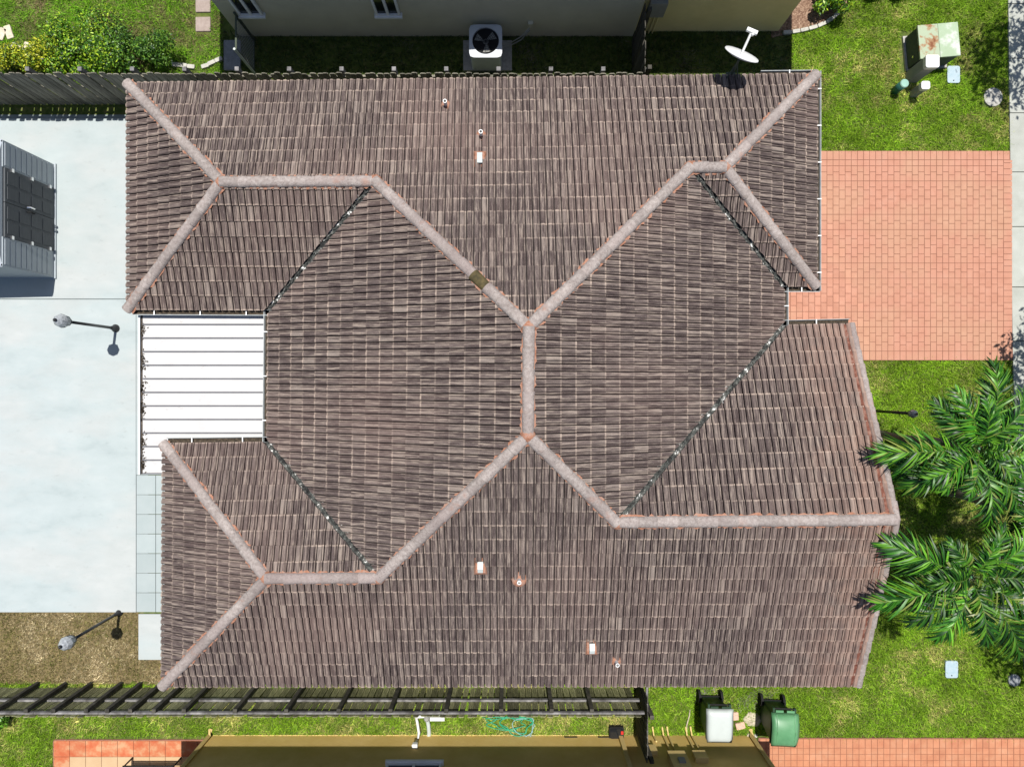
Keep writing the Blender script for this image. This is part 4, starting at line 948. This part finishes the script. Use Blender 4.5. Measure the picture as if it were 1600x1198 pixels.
def shrub(u, v, rx, h, label, cols, n=2600, size=.035, seed=1, group=None, name='shrub'):
    rg = np.random.default_rng(seed); p = W(u, v); t = thing(name, label, 'shrub', (p.x, p.y, 0), group)
    cs = [(rg.normal()*rx*.42, rg.normal()*rx*.32, h*rg.uniform(.45, .8)) for _ in range(9)]; rs = rg.uniform(.3, .5, 9)*rx
    V_, F_, c = leaf_cloud(cs, rs, n, size, cols, rg); V_[:, 2] = np.maximum(V_[:, 2], .02)
    link('foliage', fastmesh('foliage', V_, F_, 'leaf', c), t)
    mb = MB()
    for q in cs[:5]: mb.tube([(0, 0, 0), (q[0]*.5, q[1]*.5, q[2]*.6), q], [.02, .014, .006], 5)
    mb.build('stem', 'bark', t)
GY = [(.36, .42, .02), (.50, .50, .03), (.16, .26, .015), (.05, .10, .01)]; GG = [(.06, .17, .012), (.18, .36, .02), (.36, .50, .03), (.03, .08, .01)]
shrub(34, 103, .44, .6, 'low yellowish green shrub next to the loose tan pavers', GY, 2200, seed=11, group='shrubs along the mossy fence')
shrub(80, 101, .62, .75, 'bright yellow green shrub between two shrubs', GY, 3600, seed=12, group='shrubs along the mossy fence')
shrub(122, 90, .72, .9, 'green shrub beside the bright yellow green one', GG, 4200, seed=13, group='shrubs along the mossy fence')
shrub(180, 92, .78, .95, 'broad leafy green shrub in the middle of the shrub row', GG, 4600, seed=14, group='shrubs along the mossy fence')
shrub(238, 95, .74, .9, 'rounded dark green shrub closest to the white edging stones', [(.04, .12, .012), (.08, .19, .02), (.15, .28, .03), (.02, .06, .01)], 4600, seed=15, group='shrubs along the mossy fence')
shrub(8, 1112, .45, .6, 'light green weed bush at the end of the dark board fence', [(.16, .36, .03), (.10, .26, .02), (.05, .13, .01)], 1800, .04, seed=16)
shrub(1290, 2, .5, .7, 'dark green shrub growing in the mulch bed', GG, 2600, .05, seed=17)
shrub(1362, -22, .5, .7, 'dark green shrub at the lawn edge past the mulch bed', GG, 2600, .05, seed=18)
# palms
PG = np.array([(.008, .045, .004), (.03, .13, .008), (.095, .25, .016)])
def frond_mesh(L, a0, a1, rg, yel=.0, lw=.034, npair=62):
    n = 18; pts = []; p = np.zeros(3); ds = L/(n-1)
    side = rg.uniform(-.22, .22)
    for i in range(n):
        pts.append(p.copy()); s = i/(n-1); el = a0+(a1-a0)*s**1.2; az = side*s
        p = p+ds*np.array([math.cos(el)*math.cos(az), math.cos(el)*math.sin(az), math.sin(el)])
    pts = np.array(pts); V_, F_, Cc_ = [], [], []; fb = rg.uniform(.55, 1.15)
    def at(s):
        x = s*(n-1); i = min(int(x), n-2); f = x-i; return pts[i]*(1-f)+pts[i+1]*f, (pts[i+1]-pts[i])/np.linalg.norm(pts[i+1]-pts[i])
    for i in range(n-1):                        # rachis
        w = .022*(1-.8*i/n); y = np.array([0, 1, 0]); b = len(V_)
        for q, ww in ((pts[i], w), (pts[i+1], w*.95)): V_ += [q-y*ww/2, q+np.array([0, 0, ww*.6]), q+y*ww/2, q-np.array([0, 0, ww*.5])]
        for k in range(4): F_.append((b+k, b+(k+1) % 4, b+4+(k+1) % 4, b+4+k))
        Cc_ += [np.array((.085, .15, .03))]*8
    for k in range(npair):
        s = .14+.86*(k+.5)/npair; c, t = at(s); ll = L*.30*(math.sin(min(1, (s-.05)*1.35)*math.pi*.62+.25))*(1 if s < .75 else 1-(s-.75)*2.0)
        for sg in (-1, 1):
            ang = R(64-36*s)+rg.normal()*.16; lat = np.cross(np.array([0, 0, 1.]), t); lat /= np.linalg.norm(lat); up = np.cross(t, lat)
            d = t*math.cos(ang)+sg*lat*math.sin(ang)+up*rg.uniform(-.1, .55); d /= np.linalg.norm(d)
            l = ll*rg.uniform(.85, 1.12); dr = rg.uniform(.2, .75)*l
            wv = np.cross(d, up*.8+rg.normal(size=3)*.35); wv /= np.linalg.norm(wv); b = len(V_)
            for f, ww in ((0, .35), (.3, 1), (.65, .8), (1, .06)):
                q = c+d*l*f-np.array([0, 0, dr*f*f]); V_ += [q-wv*lw/2*ww, q+wv*lw/2*ww]
            for j in range(3): F_.append((b+2*j, b+2*j+1, b+2*j+3, b+2*j+2))
            col = PG[rg.integers(0, 3)]*rg.uniform(.75, 1.25)*fb*1.1
            if rg.random() < .05+yel: col = np.array((.20, .24, .05))*rg.uniform(.6, 1.1)
            Cc_ += [col]*8
    return fastmesh('frond', np.array(V_), np.array(F_), 'palm_leaf', np.array(Cc_))
def palm(u, v, z, label, fr, seed, grp='feather palms beside the gable end'):
    rg = np.random.default_rng(seed); p = W(u, v, z); t = thing('palm_tree', label, 'palm tree', (p.x, p.y, 0), grp)
    n = 9; MB().tube([(.04*math.sin(i*.8), .03*math.cos(i), z*i/n) for i in range(n+1)], [.11-.045*i/n+(.05 if i == 0 else 0) for i in range(n+1)], 10).build('trunk', 'trunk', t, True)
    MB().tube([(.03, 0, z-.9), (.02, 0, z-.4), (0, 0, z+.05)], [.075, .085, .03], 8).build('crownshaft', 'teal_top' if False else 'lid_green', t, True)
    fr = fr+[(az+rg.uniform(-14, 14)+13, L*rg.uniform(.72, .9), a0-20, a1-25) for az, L, a0, a1 in fr[::2]]+[(rg.uniform(0, 360), rg.uniform(.8, 1.0), 58, 5) for _ in range(3)]
    for az, L, a0, a1 in fr:
        o = link('frond', frond_mesh(L*(.95 if 140 < az % 360 < 225 else .97), R(a0), R(a1)-.25, rg), t, (0, 0, z-.05)); o.rotation_euler.z = R(az)
    # spear leaf
    o = link('spear_leaf', frond_mesh(.9, R(80), R(70), rg, .3, npair=12), t, (0, 0, z))
palm(1528, 700, 4.25, 'feather palm with fronds reaching the upper half of the gable edge',
     [(183, 2.05, 25, -12), (143, 1.5, 42, -10), (122, 1.5, 50, 0), (80, 1.75, 40, -14), (52, 1.6, 45, -20), (15, 1.8, 30, -25), (-20, 1.8, 32, -25), (-60, 1.7, 35, -35), (-88, 1.6, 40, -25), (-118, 1.1, 52, -5), (205, 1.7, 30, -25), (100, 1.2, 60, 5), (-150, 1.5, 48, -5)], 21)
palm(1516, 900, 4.2, 'feather palm with fronds reaching the lower half of the gable edge',
     [(160, 1.95, 28, -14), (195, 2.0, 26, -20), (218, 1.6, 34, -30), (245, 1.5, 36, -30), (275, 1.4, 45, -20), (305, 2.0, 32, -30), (330, 1.8, 36, -28), (5, 1.7, 38, -18), (40, 1.6, 42, -12), (70, 1.25, 50, -14), (125, 1.05, 52, -8), (180, 1.3, 58, 0)], 22)
palm(1690, 820, 4.3, 'feather palm overhanging the sidewalk, behind the other two palms',
     [(170, 1.5, 40, -10), (200, 1.6, 36, -18), (140, 1.6, 36, -16), (230, 1.6, 36, -22), (270, 1.8, 34, -28), (100, 1.7, 36, -26), (60, 1.7, 38, -20), (20, 1.8, 30, -25), (-20, 1.8, 32, -25), (-55, 1.7, 35, -20)], 23)
# street trees past the sidewalk: they throw the dappled shade that falls on lawn and pavement
def tree(x, y, z, r, label, seed, n=16000):
    rg = np.random.default_rng(seed); t = thing('street_tree', label, 'tree', (x, y, 0), 'street trees along the sidewalk')
    cs = [(rg.normal()*r*.42, rg.normal()*r*.42, z+rg.normal()*.35) for _ in range(16)]; rs = rg.uniform(.28, .5, 16)*r
    V_, F_, c = leaf_cloud(cs, rs, n, .085, [(.04, .10, .015), (.07, .16, .02), (.11, .2, .03)], rg, .7)
    link('crown', fastmesh('crown', V_, F_, 'leaf', c), t)
    mb = MB().tube([(0, 0, 0), (.05, .02, z*.4), (0, .05, z*.7)], [.14, .10, .08], 9)
    for q in cs[:9]: mb.tube([(0, .05, z*.65), (q[0]*.5, q[1]*.5, z*.85), q], [.06, .04, .012], 6)
    mb.build('trunk', 'bark', t, True)
tree(14.6, 11.2, 4.3, 2.5, 'leafy street tree shading the sidewalk end near the utility box', 31)
tree(14.1, .55, 4.3, 2.35, 'leafy street tree shading the sidewalk beside the paver driveway', 32)
tree(13.95, -6.2, 4.3, 2.6, 'leafy street tree shading the sidewalk by the small iron cover', 33)
